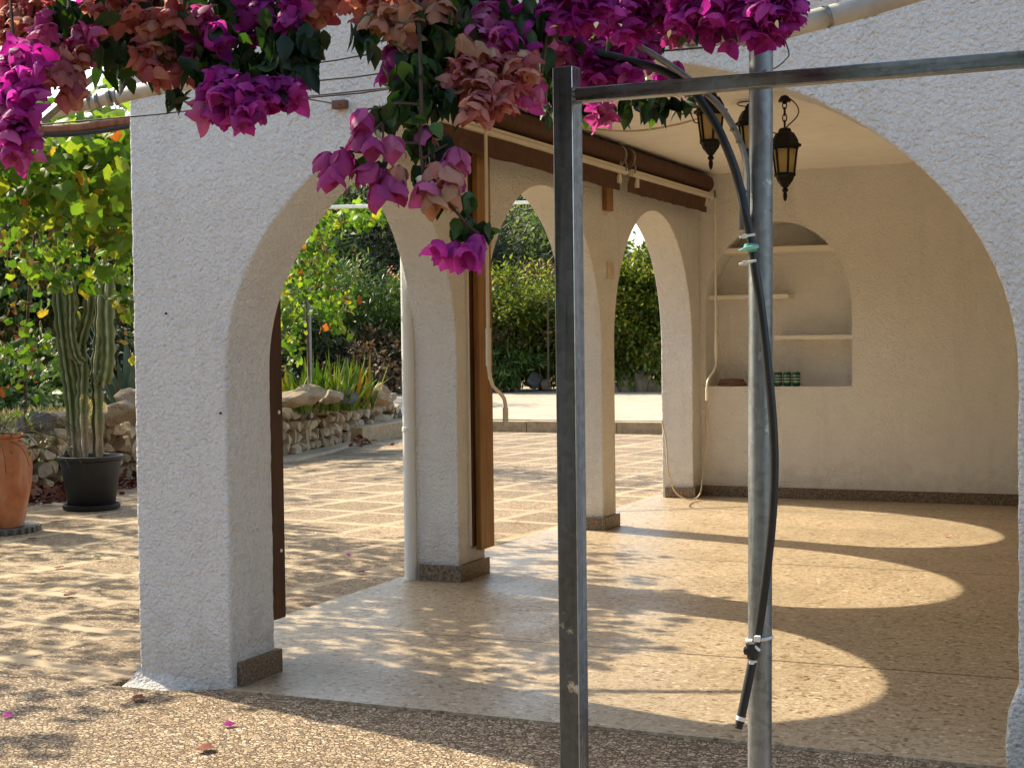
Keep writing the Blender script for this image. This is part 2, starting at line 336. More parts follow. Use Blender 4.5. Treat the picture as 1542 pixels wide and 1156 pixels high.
# ------------------------------------------------------------------ mesh helpers
def tag(o, label=None, cat=None, group=None, kind=None):
    if label: o['label'] = label
    if cat: o['category'] = cat
    if group: o['group'] = group
    if kind: o['kind'] = kind
    return o
def empty(name, loc, label, cat, group=None, rz=0):
    o = bpy.data.objects.new(name, None); COL.objects.link(o); o.location = tuple(loc); o.rotation_euler = (0, 0, rz)
    o.empty_display_size = .1
    return tag(o, label, cat, group)
class MB:
    def __init__(s): s.v = []; s.f = []
    def add(s, V, F):
        b = len(s.v); s.v += [tuple(map(float, p)) for p in V]; s.f += [tuple(i+b for i in f) for f in F]; return s
    def box(s, a, b, rot=None, piv=None):
        x0, y0, z0 = a; x1, y1, z1 = b
        V = [(x0, y0, z0), (x1, y0, z0), (x1, y1, z0), (x0, y1, z0), (x0, y0, z1), (x1, y0, z1), (x1, y1, z1), (x0, y1, z1)]
        return s.add(V, [(0, 3, 2, 1), (4, 5, 6, 7), (0, 1, 5, 4), (1, 2, 6, 5), (2, 3, 7, 6), (3, 0, 4, 7)])
    def tube(s, pts, r, n=10, cap=True, flat=1.0):
        P = [Vector(p) for p in pts]; k = len(P)
        rs = r if hasattr(r, '__len__') else [r]*k
        V = []; F = []; ref = None
        for i in range(k):
            t = (P[min(i+1, k-1)]-P[max(i-1, 0)])
            t = t.normalized() if t.length > 1e-9 else Vector((0, 0, 1))
            if ref is None: ref = Vector((0, 0, 1)) if abs(t.z) < .9 else Vector((1, 0, 0))
            u = (ref-t*ref.dot(t)).normalized(); ref = u; v = t.cross(u)
            for j in range(n):
                a = 2*math.pi*j/n; V.append(P[i]+u*math.cos(a)*rs[i]*flat+v*math.sin(a)*rs[i])
        for i in range(k-1):
            for j in range(n):
                F.append((i*n+j, i*n+(j+1) % n, (i+1)*n+(j+1) % n, (i+1)*n+j))
        if cap:
            F.append(tuple(reversed(range(n)))); F.append(tuple((k-1)*n+j for j in range(n)))
        return s.add(V, F)
    def lathe(s, prof, c=(0, 0, 0), n=32, mod=None):
        V = []; F = []; k = len(prof)
        for (r, z) in prof:
            for j in range(n):
                a = 2*math.pi*j/n; rr = r*(mod(a, z) if mod else 1)
                V.append((c[0]+rr*math.cos(a), c[1]+rr*math.sin(a), c[2]+z))
        for i in range(k-1):
            for j in range(n): F.append((i*n+j, i*n+(j+1) % n, (i+1)*n+(j+1) % n, (i+1)*n+j))
        F.append(tuple(reversed(range(n)))); F.append(tuple((k-1)*n+j for j in range(n)))
        return s.add(V, F)
    def build(s, name, mat, parent=None, smooth=False, bevel=0, origin=None):
        me = bpy.data.meshes.new(name)
        V = np.array(s.v, dtype=float)
        o = bpy.data.objects.new(name, me)
        if origin is not None: V = V-np.array(origin, dtype=float); o.location = tuple(origin)
        me.from_pydata([tuple(p) for p in V], [], s.f); me.update()
        if mat: me.materials.append(mat)
        if smooth:
            me.polygons.foreach_set('use_smooth', [True]*len(me.polygons))
            try: me.set_sharp_from_angle(angle=rad(48))
            except Exception: pass
        COL.objects.link(o)
        if parent is not None:
            o.parent = parent; o.location = -parent.location if parent.parent is None else (0, 0, 0)
        if bevel:
            b = o.modifiers.new('bevel', 'BEVEL'); b.width = bevel; b.segments = 2; b.limit_method = 'ANGLE'; b.angle_limit = rad(50)
        return o
# parts hold world coordinates; a parented part is shifted back by its parent's location (rotation of parents stays 0)

def extrude(outline, to3, w0, w1):
    n = len(outline)
    V = [to3(u, v, w0) for u, v in outline]+[to3(u, v, w1) for u, v in outline]
    F = [tuple(range(n)), tuple(reversed(range(n, 2*n)))]
    for i in range(n):
        j = (i+1) % n; F.append((i, i+n, j+n, j))
    return V, F
def dense(pts, step=.035, jit=.0016, zmin=-1):
    """resample an outline and wobble it like hand-thrown render"""
    out = []
    for i in range(len(pts)):
        a = Vector(pts[i]); b = Vector(pts[(i+1) % len(pts)]); L = (b-a).length; n = max(1, int(L/step))
        nrm = Vector((-(b-a).y, (b-a).x)).normalized() if L > 0 else Vector((0, 0))
        for k in range(n):
            p = a+(b-a)*k/n
            if k: p = p+nrm*R.uniform(-jit, jit)
            out.append((p.x, p.y))
    return out
def arch_pts(c, a, z0, b, n=44, rev=False):
    P = [(c-a*math.cos(math.pi*i/n), z0+b*math.sin(math.pi*i/n)) for i in range(n+1)]
    return P[::-1] if rev else P

def fix_normals(o):
    bm = bmesh.new(); bm.from_mesh(o.data); bmesh.ops.recalc_face_normals(bm, faces=bm.faces); bm.to_mesh(o.data); bm.free()

# ------------------------------------------------------------------ terrain and paving
FZ = -.010                                    # forecourt paving, almost flush with the porch floor
PZ = -.028                                    # level of the patio; the porch slab top is z = 0
def gz(x, y):
    z = -.10
    if y > 19.3: z = .10
    if x < -9.25 and y < 18.9:
        z = .47 if (y < 14.0 or x < -10.1) else -.10
    dl = (x+10.6)*.376+(y-31)*.927           # beyond the far edge of the dirt track
    if dl > 0:
        q = -x/max(y, 1)
        z = .10+.03*min(dl, 8)+(4.0+12.0*smooth(.30, .75, q))*smooth(6, 75, dl)
    if x < -24: z += 5*smooth(24, 80, -x)*(1 if y < 34 else .3)
    return z+.05*noise.noise(Vector((x*.4, y*.4, 0)))*(1 if z > .3 else .15)
xs = np.unique(np.round(np.concatenate([np.arange(-160, -30, 4.), np.arange(-30, 8, .5), np.arange(8, 121, 8.), [-9.2, -9.3, -10.05, -10.15]]), 3))
ys = np.unique(np.round(np.concatenate([np.arange(-60, 0, 6.), np.arange(0, 40, .5), np.arange(40, 200, 4.), [13.95, 14.05, 18.85, 18.95, 19.25, 19.35]]), 3))
tb = MB()
tb.v = [(x, y, gz(x, y)) for y in ys for x in xs]; nx = len(xs)
tb.f = [(j*nx+i, j*nx+i+1, (j+1)*nx+i+1, (j+1)*nx+i) for j in range(len(ys)-1) for i in range(nx-1)]
tag(tb.build('terrain', M['terrain'], smooth=True), kind='structure')

b = MB(); hx = np.arange(-26, 27, 1.0); hy = np.arange(-30, -4.9, 1.0)
b.v = [(x, y, -.3+6.5*smooth(0, 7, -5-y+1.2*noise.noise(Vector((x*.3, y*.3, 2))))+.7*noise.noise(Vector((x*.8, y*.8, 5)))) for y in hy for x in hx]
b.f = [(j*len(hx)+i, j*len(hx)+i+1, (j+1)*len(hx)+i+1, (j+1)*len(hx)+i) for j in range(len(hy)-1) for i in range(len(hx)-1)]
tag(b.build('added_dark_slope', mat_simple('unseen_dark_slope', (.035, .045, .02), .95, var=.6, scale=3, bump=.8, dist=.2), smooth=True), kind='structure')  # unseen slope behind the camera, added to darken reflections in the steel

def sheet(name, outline, z0, z1, mat):
    V, F = extrude(outline, lambda u, v, wv: (u, v, wv), z0, z1)
    o = MB().add(V, F).build(name, mat); fix_normals(o); return tag(o, kind='structure')
YF, YB = 4.65, 11.67                          # front face of the facade, inner face of the back wall
XI, XO = -3.45, -3.71                         # inner and outer face of the side arcade
sheet('patio', [(-8.95, 4.57), (-3.75, 4.57), (-3.75, 11.9), (6, 11.9), (6, 19.1), (-9.55, 19.1), (-9.55, 16.5), (-8.95, 15)], -.2, PZ, M['patio'])
sheet('forecourt', [(-9.6, -7), (7, -7), (7, 4.66), (-3.26, 4.66), (-3.45, 4.566), (-9.6, 4.566)], -.2, FZ, M['fore'])
sheet('porch_floor', dense([(-3.82, 4.93), (-3.23, 4.93), (-3.23, 4.632), (-.36, 4.632), (-.36, 4.93), (-.05, 4.93), (-.05, 11.70), (-3.82, 11.70)], .3, .002), -.15, 0, M['terrazzo'])
pth = [(-9.6, 19.42), (8, 19.42), (8, 23.6), (-10.6, 31.0), (-18.5, 34.2), (-26, 36), (-26, 25), (-14.5, 22.5), (-10.6, 19.6)]
sheet('path', dense(pth, .5, .12), 0, .135, M['pathm'])

# ------------------------------------------------------------------ porch building
porch = empty('porch', (-1.8, 8, 0), 'white stuccoed porch with one wide front arch and three side arches', 'porch')
TOP = 3.05
# facade with the wide arch
AC, AA, AZ, AB = -1.80, 1.40, 1.18, 1.03
FT = .30                                     # thickness of the facade
fo = [(-3.62, -.14), (-3.20, -.14)]+arch_pts(AC, AA, AZ, AB, 64)+[(-.40, -.14), (3.2, -.14), (3.2, TOP), (-3.62, TOP)]
V, F = extrude(dense(fo, .03, .0022), lambda u, v, wv: (u, wv, v), YF, YF+FT)
fw = MB().add(V, F).build('front_wall', M['stucco'], porch, bevel=.009); fix_normals(fw)
# hand-trowelled render flaring out at the foot of the facade
def foot(x0, x1, zt, out, nm, extra=0):
    b = MB(); n = 26; rows = 6
    V = []
    for i in range(n+1):
        x = x0+(x1-x0)*i/n
        for k in range(rows+1):
            t = k/rows; wob = .75+.5*noise.noise(Vector((x*7, k*.4, extra)))
            V.append((x-.05*t**3*(1-smooth(0, .3, i/n)), YF+.004-out*wob*t**2.6*(1-.93*smooth(.1, 1, i/n)), zt*(1-t)*(.75+.4*noise.noise(Vector((x*5, 3, extra))))+(PZ-.004)*t-.004*(t < .1)))
    Fq = [(i*(rows+1)+k, i*(rows+1)+k+1, (i+1)*(rows+1)+k+1, (i+1)*(rows+1)+k) for i in range(n) for k in range(rows)]
    return b.add(V, Fq)
foot(-3.635, -3.225, .08, .115, 0).build('foot_render', M['stucco'], fw, smooth=True).location = (0, 0, 0)
fr = MB()
prof = [(-.405, .235), (-.428, .17), (-.436, .08), (-.430, -.12), (-.30, -.12), (-.30, .235)]
V, F = extrude(prof, lambda u, v, wv: (u, wv, v), YF-.025, YF+.30); fr.add(V, F)
o = fr.build('foot_render', M['stucco'], fw, bevel=.012); o.location = (0, 0, 0); fix_normals(o)
# side arcade
bays = [(6.17, .97), (8.42, .95), (10.535, .915)]
ao = [(YF+FT-.005, -.14)]
for c, a in bays:
    ao += [(c-a, -.14)]+arch_pts(c, a, 1.22, .995, 52)+[(c+a, -.14)]
ao += [(11.66, -.14), (11.66, TOP), (YF+FT-.005, TOP)]
V, F = extrude(dense(ao, .035, .0018), lambda u, v, wv: (wv, u, v), XO, XI)
aw = MB().add(V, F).build('arcade_wall', M['stucco_in'], porch, bevel=.008); fix_normals(aw)
# back wall with its niche
NX0, NX1, NZ0 = -3.405, -2.23, .885
b = MB()
b.box((XO, YB, -.14), (3.2, YB+.5, NZ0))
no = [(XO, NZ0), (NX0, NZ0)]+arch_pts((NX0+NX1)/2, (NX1-NX0)/2, 1.50, .69, 40)+[(NX1, NZ0), (3.2, NZ0), (3.2, TOP), (XO, TOP)]
V, F = extrude(dense(no, .06, .001), lambda u, v, wv: (u, wv, v), YB, YB+.30); b.add(V, F)
b.box((NX0-.1, YB+.298, NZ0-.05), (NX1+.1, YB+.42, 2.3))
bw = b.build('back_wall', M['stucco_in'], porch); fix_normals(bw)
def shelf(x0, x1, z, d, th=.035):
    q = MB().box((x0, YB+.298-d, z-th), (x1, YB+.296, z)).build('shelf', M['shelf'], bw, bevel=.006); q.location = (0, 0, 0)
shelf(NX0+.004, -2.745, 1.62, .22); shelf(-2.86, NX1-.004, 1.29, .22); shelf(NX0+.13, NX1-.115, 1.995, .27, .045)
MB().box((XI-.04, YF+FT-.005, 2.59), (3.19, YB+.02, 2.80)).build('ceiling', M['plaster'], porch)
MB().box((XO-.12, YF-.0+.02, TOP), (3.3, YB+.62, TOP+.12)).build('roof', M['concrete'], porch)
MB().box((-.08, YF+FT-.01, -.14), (.2, YB+.01, 2.595)).build('side_wall', M['stucco_in'], porch)
def skirt(x0, y0, x1, y1, h=.088):
    MB().box((x0, y0, -.02), (x1, y1, h+R.uniform(-.003, .003))).build('skirting', M['skirt'], porch, bevel=.003)
skirt(-3.21, YF+.035, -3.178, YF+FT+.02)                       # on the jamb of the front arch
skirt(XO+.03, 7.128, XI+.004, 7.14-.024); skirt(XI-.002, 7.115, XI+.022, 7.485); 
skirt(XO+.03, 9.358, XI+.004, 9.37-.024); skirt(XI-.002, 9.345, XI+.022, 9.645)
skirt(XO+.03, 11.438, XI+.004, 11.45-.024); skirt(XI-.002, 11.425, XI+.022, YB-.012)
skirt(XI+.02, YB-.02, -.1, YB+.01, .085)
b = MB(); b.box((XI-.001, 9.475, 1.685), (XI+.012, 9.60, 1.80)); b.box((XI+.01, 9.495, 1.70), (XI+.016, 9.58, 1.785)); b.box((XI+.014, 9.55, 1.72), (XI+.021, 9.575, 1.765))
b.build('light_switch', M['switch'], porch, bevel=.002)
b = MB(); b.tube([(-3.737, 7.13, -.01), (-3.737, 7.13, 2.9)], .034, 20)
dp = b.build('drainpipe', M['pvc'], porch, smooth=True)
b = MB()
for k in range(1): b.lathe([(.0345, 0), (.0385, .003), (.0385, .022), (.0345, .025)], (-3.737, 7.13, .80), 20); b.box((-3.743, 7.09, .806), (-3.730, 7.165, .82))
q = b.build('pipe_clip', M['pvc'], dp, smooth=True); q.location = (0, 0, 0)

# ------------------------------------------------------------------ awnings, boards, cranks
def awning(y0, y1, label, crank_y, crank_z, kick, hooks, cloth_end):
    a = empty('awning', (XI+.1, (y0+y1)/2, 2.4), label, 'awning', 'rolled awnings above the side arches')
    r = .072
    MB().tube([(XI+.085, y0, 2.505), (XI+.085, y1, 2.505)], r, 26).build('fabric_roll', M['fabric'], a, smooth=True)
    b = MB(); b.box((XI+.13, y0+.02, 2.378), (XI+.163, y1-.02, 2.398)); b.tube([(XI+.146, y0+.02, 2.412), (XI+.146, y1-.02, 2.412)], .0135, 10); b.box((XI+.10, y0+.02, 2.40), (XI+.135, y1-.02, 2.408))
    b.build('front_rail', M['rail'], a, smooth=True)
    b = MB(); n = 40
    V = []
    for i in range(n+1):
        y = y0+.04+(y1-y0-.08)*i/n; d = .006*math.sin(i*1.7)+.004*math.sin(i*.6)
        for (xx, zz) in ((XI+.135, 2.384), (XI+.118+d, 2.33), (XI+.115+d, 2.272+.005*math.sin(i*.8))): V.append((xx, y, zz))
        for (xx, zz) in ((XI+.115+d-.004, 2.272), (XI+.114+d, 2.33), (XI+.131, 2.384)): V.append((xx, y, zz))
    Fq = []
    for i in range(n):
        for k in range(6): Fq.append((i*6+k, i*6+(k+1) % 6, (i+1)*6+(k+1) % 6, (i+1)*6+k))
    Fq += [tuple(range(6))[::-1], tuple(n*6+k for k in range(6))]
    vb = b.add(V, Fq).build('valance', M['fabric'], a, smooth=True)
    for yy in (y0+.16, y1-.14): MB().box((XI+.121, yy, 2.315), (XI+.139, yy+.05, 2.375)).build('valance_clip', M['rail'], a)
    for yy in hooks:
        b = MB(); b.tube([(XI+.085, yy, 2.505), (XI+.085, yy+.03, 2.505)], r+.008, 24)
        b.box((XI-.002, yy-.005, 2.46), (XI+.05, yy+.035, 2.585))
        b.tube([(XI+.15, yy+.015, 2.47), (XI+.165, yy+.015, 2.44), (XI+.16, yy+.015, 2.40), (XI+.14, yy+.015, 2.385), (XI+.125, yy+.015, 2.40)], .007, 8)
        b.build('bracket', M['steel'], a, smooth=True)
    # winding handle
    x = XI+.165
    p = [(x, crank_y, 2.45), (x, crank_y+.012, 2.42), (x, crank_y, 2.39), (x, crank_y, crank_z+.28)]
    hk = MB(); hk.tube(p[:3], .009, 8); 
    c = MB(); c.tube([p[2], p[3], (x, crank_y, crank_z+.08)], .0095, 10); c.tube([(x, crank_y, crank_z+.26), (x, crank_y, crank_z+.06)], .0145, 10)
    c.tube([(x, crank_y, crank_z+.07), (x+.002, crank_y+.01*kick, crank_z), (x, crank_y+.045*kick, crank_z-.05), (x, crank_y+.13*kick, crank_z-.095), (x, crank_y+.165*kick, crank_z-.12), (x, crank_y+.178*kick, crank_z-.15), (x, crank_y+.178*kick, crank_z-.19)], .0105, 10)
    c.tube([(x, crank_y+.178*kick, crank_z-.17), (x, crank_y+.178*kick, crank_z-.27)], .0155, 12)
    ck = c.build('winding_crank', M['rail'], a, smooth=True)
    q = hk.build('hook_eye', M['steel'], ck, smooth=True); q.location = (0, 0, 0)
    return a
awning(5.12, 9.50, 'longer brown rolled awning with cream rail above the two nearer side arches', 7.185, 1.09, 1.2, (7.23, 9.42), 0)
awning(9.56, 11.56, 'shorter brown rolled awning with cream rail above the farthest side arch', 11.555, 1.06, -1.45, (9.60,), 0)

bo = empty('wooden_board', (XI, 7.36, .15), 'tall orange varnished board hanging against the middle white pier behind the crank rod', 'board')
MB().box((XI+.022, 7.305, .15), (XI+.055, 7.478, 2.375)).build('plank', M['wood'], bo, bevel=.004)
MB().box((XI+.001, 7.275, .17), (XI+.0215, 7.47, 2.37)).build('backing_strip', M['darkwood'], bo, bevel=.003)
b = MB(); b.box((XI+.001, 7.258, .175), (XI+.014, 7.2735, 2.36)); b.build('sealant', M['shelf'], bo)
bo = empty('wooden_board', (XI, 5.27, .14), 'dark brown board standing behind the left jamb of the front arch', 'board')
MB().box((XI+.02, 5.12, .135), (XI+.055, 5.342, 2.36)).build('plank', M['darkwood'], bo, bevel=.004)
for zz in (.42, 1.0, 1.6): MB().tube([(XI+.054, 5.31, zz), (XI+.058, 5.31, zz)], .008, 10).build('screw', M['pvc'], bo)
bo = empty('wooden_block', (XI, 9.45, 2.15), 'short orange wooden block fixed below the awning joint', 'wooden block')
MB().box((XI+.002, 9.40, 2.14), (XI+.035, 9.53, 2.375)).build('block', M['wood'], bo, bevel=.003)
MB().box((XI+.02, 9.385, 2.375), (XI+.14, 9.43, 2.47)).build('metal_plate', M['steel'], bo, bevel=.003)

# ------------------------------------------------------------------ lanterns
def lantern(p, label, chain_top=2.588, rz=0.2):
    """p = middle of the glass body"""
    L = empty('lantern', p, label, 'lantern', 'hanging lanterns under the porch ceiling')
    x, y, z = p; n = 6; s3 = 1.0
    hexm = lambda a, zz: 1.0
    def hexring(prof): return MB().lathe([(r, zz) for r, zz in prof], (x, y, z), 6)
    hexring([(.088, .066), (.090, .070), (.090, .080), (.076, .086), (.070, .108), (.052, .140), (.036, .150), (.036, .156), (.030, .168), (.012, .172)]).build('cap', M['iron'], L, bevel=.002)
    gl = hexring([(.047, -.072), (.064, .066)]).build('glass', None, L)
    gl.data.materials.append(M['amber'])
    b = MB()
    for k in range(6):
        a = math.pi*k/3
        b.tube([(x+.0495*math.cos(a), y+.0495*math.sin(a), z-.075), (x+.067*math.cos(a), y+.067*math.sin(a), z+.07)], .0062, 6)
    b.lathe([(.052, -.080), (.058, -.080), (.058, -.070), (.052, -.070)], (x, y, z), 6)
    b.lathe([(.066, .056), (.075, .056), (.075, .068), (.066, .068)], (x, y, z), 6)
    b.build('frame', M['iron'], L)
    hexring([(.059, -.078), (.058, -.086), (.050, -.092), (.044, -.110), (.030, -.128), (.026, -.136)][::-1]).build('bowl', M['iron'], L, bevel=.0015)
    MB().lathe([(.012, -.13), (.022, -.134), (.020, -.142), (.010, -.15), (.016, -.158), (.017, -.166), (.009, -.174), (.012, -.19), (.009, -.21), (.002, -.222)][::-1], (x, y, z), 12).build('finial', M['iron'], L, smooth=True)
    b = MB(); zz = z+.172; k = 0
    while zz < chain_top-.05:
        cx = Vector((1, 0, 0)) if k % 2 else Vector((0, 1, 0)); c = Vector((x, y, zz+.018))
        b.tube([c+cx*.011*math.cos(t)+Vector((0, 0, 1))*.022*math.sin(t) for t in [2*math.pi*i/12 for i in range(13)]], .0034, 6, cap=False)
        zz += .034; k += 1
    b.build('chain', M['iron'], L, smooth=True)
    b = MB(); b.lathe([(.034, .0), (.034, .008), (.020, .030), (.008, .034)][::-1], (x, y, chain_top-.045), 14); b.lathe([(.008, 0), (.008, .03)], (x, y, zz-.01), 8)
    b.build('ceiling_hook', M['iron'], L, smooth=True)
    b = MB(); s = 1 if rz > 0 else -1
    h = chain_top-(z+.16); P = []
    for i in range(15):
        t = i/14; P.append((x+s*.075*math.sin(t*math.pi)*(1.2-.4*t), y+.02*math.sin(t*7), z+.165+h*(t**.8)*.93))
    b.tube(P, .0036, 6)
    b.tube([(x-s*.1, y, chain_top-.04), (x-s*.12, y, chain_top-.12), (x-s*.085, y, chain_top-.2), (x-s*.03, y, chain_top-.215), (x, y, chain_top-.19)], .0036, 6)
    b.build('lamp_cable', M['lampcable'], L, smooth=True)
    return L
tm = NT('amber_glass'); n_ = tm.noise(tm.coord(), 60, 2)
tm.set(color=tm.ramp(n_.outputs[0], [(.3, (.70, .56, .30)), (.7, (.78, .65, .38))]).outputs[0], rough=.25)
trn = tm.n('BsdfTranslucent'); trn.inputs[0].default_value = (.90, .76, .46, 1)
mxs = tm.n('MixShader'); mxs.inputs[0].default_value = .7
tm.l(tm.b.outputs[0], mxs.inputs[1]); tm.l(trn.outputs[0], mxs.inputs[2]); tm.l(mxs.outputs[0], tm.out.inputs[0])
M['amber'] = tm.m
lantern(tuple(at(1182, 241, 8.0)), 'amber glass lantern on a chain hanging right of the round steel pole', rz=.2)
lantern(tuple(at(1070, 190, 7.6)), 'amber glass lantern half crossed by the curved black hose', rz=.2)
lantern(tuple(at(1131, 206, 8.25)), 'lantern mostly hidden behind the round steel pole', rz=-.2)
# cable lying along the ceiling
def rope(name, pts, r, mat, label, cat, n=8):
    o = MB().tube(smooth_path(pts), r, n).build(name, mat, smooth=True, origin=pts[0]); return tag(o, label, cat)
def smooth_path(pts, k=6):
    P = [Vector(p) for p in pts]; out = []
    for i in range(len(P)-1):
        p0 = P[max(i-1, 0)]; p1 = P[i]; p2 = P[i+1]; p3 = P[min(i+2, len(P)-1)]
        for j in range(k):
            t = j/k; out.append(.5*((2*p1)+(p2-p0)*t+(2*p0-5*p1+4*p2-p3)*t*t+(3*p1-p0-3*p2+p3)*t**3))
    out.append(P[-1]); return out
rope('ceiling_cable', [(-3.36, 8.4, 2.584), (-3.296, 8.68, 2.584), (-3.08, 8.93, 2.584), (-2.84, 8.86, 2.584), (-2.58, 8.647, 2.584), (-2.35, 8.3, 2.584), (-2.22, 7.9, 2.586)], .006, M['cable'], 'thin cream cable curving across the porch ceiling towards the lanterns', 'cable')
rope('looped_cord', [(XI-.03, 10.74, .66), (XI+.01, 10.72, .5), (XI+.02, 10.73, .3), (XI+.03, 10.85, .12), (XI+.06, 11.1, .03), (XI+.08, 11.33, .035), (XI+.06, 11.5, .16), (XI+.06, 11.6, .5), (XI+.05, 11.63, .85), (XI+.03, 11.65, .9)], .006, M['cable'], 'cream cord drooping in a loop at the foot of the farthest pier', 'cord')

# ------------------------------------------------------------------ things in the niche
def can_mat():
    t = NT('green_drink_can'); c = t.coord(); s = t.n('SeparateXYZ'); t.l(c, s.inputs[0])
    z = s.outputs[2]
    def band(lo, hi): return t.math('MULTIPLY', t.math('GREATER_THAN', z, lo), t.math('LESS_THAN', z, hi))
    front = t.math('LESS_THAN', s.outputs[1], .004)
    mk = t.math('MULTIPLY', front, t.math('MAXIMUM', t.math('MAXIMUM', band(.033, .043), band(.056, .066)), band(.080, .088)))
    side = t.math('MULTIPLY', band(.03, .09), t.math('GREATER_THAN', s.outputs[0], .022))
    side = t.math('MULTIPLY', side, front)
    col = t.mix(mk, (.005, .085, .045), (.34, .44, .37))
    t.set(color=col, rough=.3, metal=.35); return t.m
M['can'] = can_mat()
for k, lab in enumerate(('green drink can nearest the pole in the niche', 'middle one of the three green drink cans', 'green drink can farthest from the pole in the niche')):
    p = (-2.826+k*.0715, YB+.06+.004*k, NZ0)
    c_ = empty('drink_can', p, lab, 'can', 'green cans in the wall niche')
    b = MB().lathe([(.024, 0), (.031, .008), (.033, .012), (.033, .102), (.027, .112)], (0, 0, 0), 20).build('body', M['can'], c_, smooth=True); b.location = (0, 0, 0)
    b = MB().lathe([(.0275, .112), (.0275, .1155), (.025, .1155), (.024, .112)], (0, 0, 0), 20).build('lid', M['steel'], c_, smooth=True); b.location = (0, 0, 0)
tag(MB().lathe([(.026, 0), (.028, .004), (.028, .11), (.024, .13), (.011, .16), (.011, .19), (.013, .192), (.013, .215)], tuple((-2.905, YB+.12, NZ0)), 20).build('bottle', mat_simple('yellow_glass', (.50, .33, .05), .2, var=.1), smooth=True, origin=(-2.905, YB+.12, NZ0)), 'small yellow bottle in the niche just beside the hose', 'bottle')
b = MB()
for k in range(3): b.tube([(-3.22+(.11-.012*k)*math.cos(t), YB+.12+(.10-.01*k)*math.sin(t), NZ0+.012+.017*k) for t in [2*math.pi*i/28 for i in range(29)]], .011, 8, cap=False)
tag(b.build('rope_coil', mat_simple('reddish_rope', (.20, .11, .085), .8), smooth=True, origin=(-3.22, YB+.12, NZ0)), 'reddish brown coil lying on the left of the niche ledge', 'coil')

# ------------------------------------------------------------------ steel frame, pole, hose in the foreground
pc = at(856, 300, 3.1)
fr = empty('steel_frame', (pc[0], pc[1], PZ), 'square galvanised post with a thinner crossbar welded near its top', 'steel frame')
h = .0229; ang = rad(-7)
def rect_tube(a, bx):  # square tube round the z axis
    V = []
    for z in (PZ-.02, 1.857):
        for sx, sy in ((-1, -1), (1, -1), (1, 1), (-1, 1)):
            V.append((a[0]+h*(sx*math.cos(ang)-sy*math.sin(ang)), a[1]+h*(sx*math.sin(ang)+sy*math.cos(ang)), z))
    return MB().add(V, [(0, 3, 2, 1), (4, 5, 6, 7), (0, 1, 5, 4), (1, 2, 6, 5), (2, 3, 7, 6), (3, 0, 4, 7)])
po_ = rect_tube(pc, h).build('post', M['post'], fr, bevel=.0028); po_.data.materials.append(M['dark_reflect']); po_.data.polygons[2].material_index = 1   # front face coloured darker, standing for a dark reflection
yb = pc[1]-.005
b = MB(); b.box((pc[0]+.018, yb-.015, 1.782), (2.6, yb+.015, 1.811)); cbar = b.build('crossbar', M['bar'], fr, bevel=.002)
b = MB()
for i in range(16):
    zz = 1.783+.0018*i; b.add(*(lambda c: ([(c[0]-.004, c[1]-.004, c[2]-.004), (c[0]+.004, c[1]-.004, c[2]-.003), (c[0]+.004, c[1]+.004, c[2]-.004), (c[0]-.004, c[1]+.004, c[2]-.003), (c[0], c[1], c[2]+.005)], [(0, 1, 4), (1, 2, 4), (2, 3, 4), (3, 0, 4), (3, 2, 1, 0)]))((pc[0]+.0225+R.uniform(-.001, .002), yb-.0155+R.uniform(-.002, .002), zz)))
b.build('weld', M['steel'], fr, smooth=True)

P0 = Vector(at(1144, 1156, 3.15)); P1 = Vector(at(1146, 62, 3.15)); dv = (P1-P0)/(P1.z-P0.z)
pl0 = P0+dv*(PZ-.03-P0.z)
pole = empty('support_pole', tuple(pl0), 'round galvanised pole carrying the pale overhead pipe and the black hose', 'pole')
MB().tube([tuple(pl0), tuple(P0+dv*(.9-P0.z)), tuple(P1)], .0252, 28).build('tube', M['pole'], pole, smooth=True)
def strap_path(pts, D): return [tuple(at(x, y, D)) for x, y in pts]
sp = smooth_path(strap_path([(945, 62), (980, 80), (1025, 110), (1068, 145), (1088, 166), (1106, 195), (1119, 226), (1124, 253), (1125, 290), (1124, 342)], 3.13))
b = MB(); b.tube([tuple(p) for p in sp], .0125, 10, flat=.55); b.build('brace', M['strap'], pole, smooth=True)
for (x, y) in ((1110, 214), (1101, 196), (1121, 288)): MB().tube([tuple(at(x, y, 3.128)), tuple(at(x, y, 3.112))], .0032, 10).build('screw', M['steel'], pole)
b = MB(); q0 = at(1118, 318, 3.135); b.box((q0[0]-.005, q0[1]-.012, q0[2]-.04), (q0[0]+.008, q0[1]+.012, q0[2]+.03)); b.build('clamp_plate', M['strap'], pole, bevel=.002)

hose = empty('irrigation_hose', tuple(at(1113, 1092, 3.08)), 'black irrigation hose with teal tap strapped to the round pole by white ties', 'hose')
hp = smooth_path([tuple(at(x, y, d)) for x, y, d in [(900, 80, 3.17), (963, 96, 3.15), (1004, 110, 3.15), (1040, 135, 3.13), (1054, 150, 3.12), (1077, 186, 3.11), (1092, 217, 3.10), (1106, 253, 3.10), (1115, 285, 3.10), (1122, 319, 3.09), (1130, 357, 3.09), (1137, 405, 3.085), (1147, 470, 3.085), (1157, 560, 3.08), (1164, 640, 3.08), (1166, 710, 3.08), (1162, 790, 3.08), (1152, 880, 3.085), (1142, 950, 3.09), (1134, 990, 3.085), (1124, 1040, 3.08), (1114, 1088, 3.075)]])
MB().tube([tuple(p) for p in hp], .0093, 14).build('tube', M['black'], hose, smooth=True)
MB().tube([tuple(at(1115, 1082, 3.075)), tuple(at(1112, 1096, 3.075))], .0082, 12).build('end_plug', M['black'], hose, smooth=True)
MB().tube([tuple(at(1116.5, 1078, 3.075)), tuple(at(1115, 1084, 3.075))], .0102, 12).build('end_ring', M['tie'], hose, smooth=True)
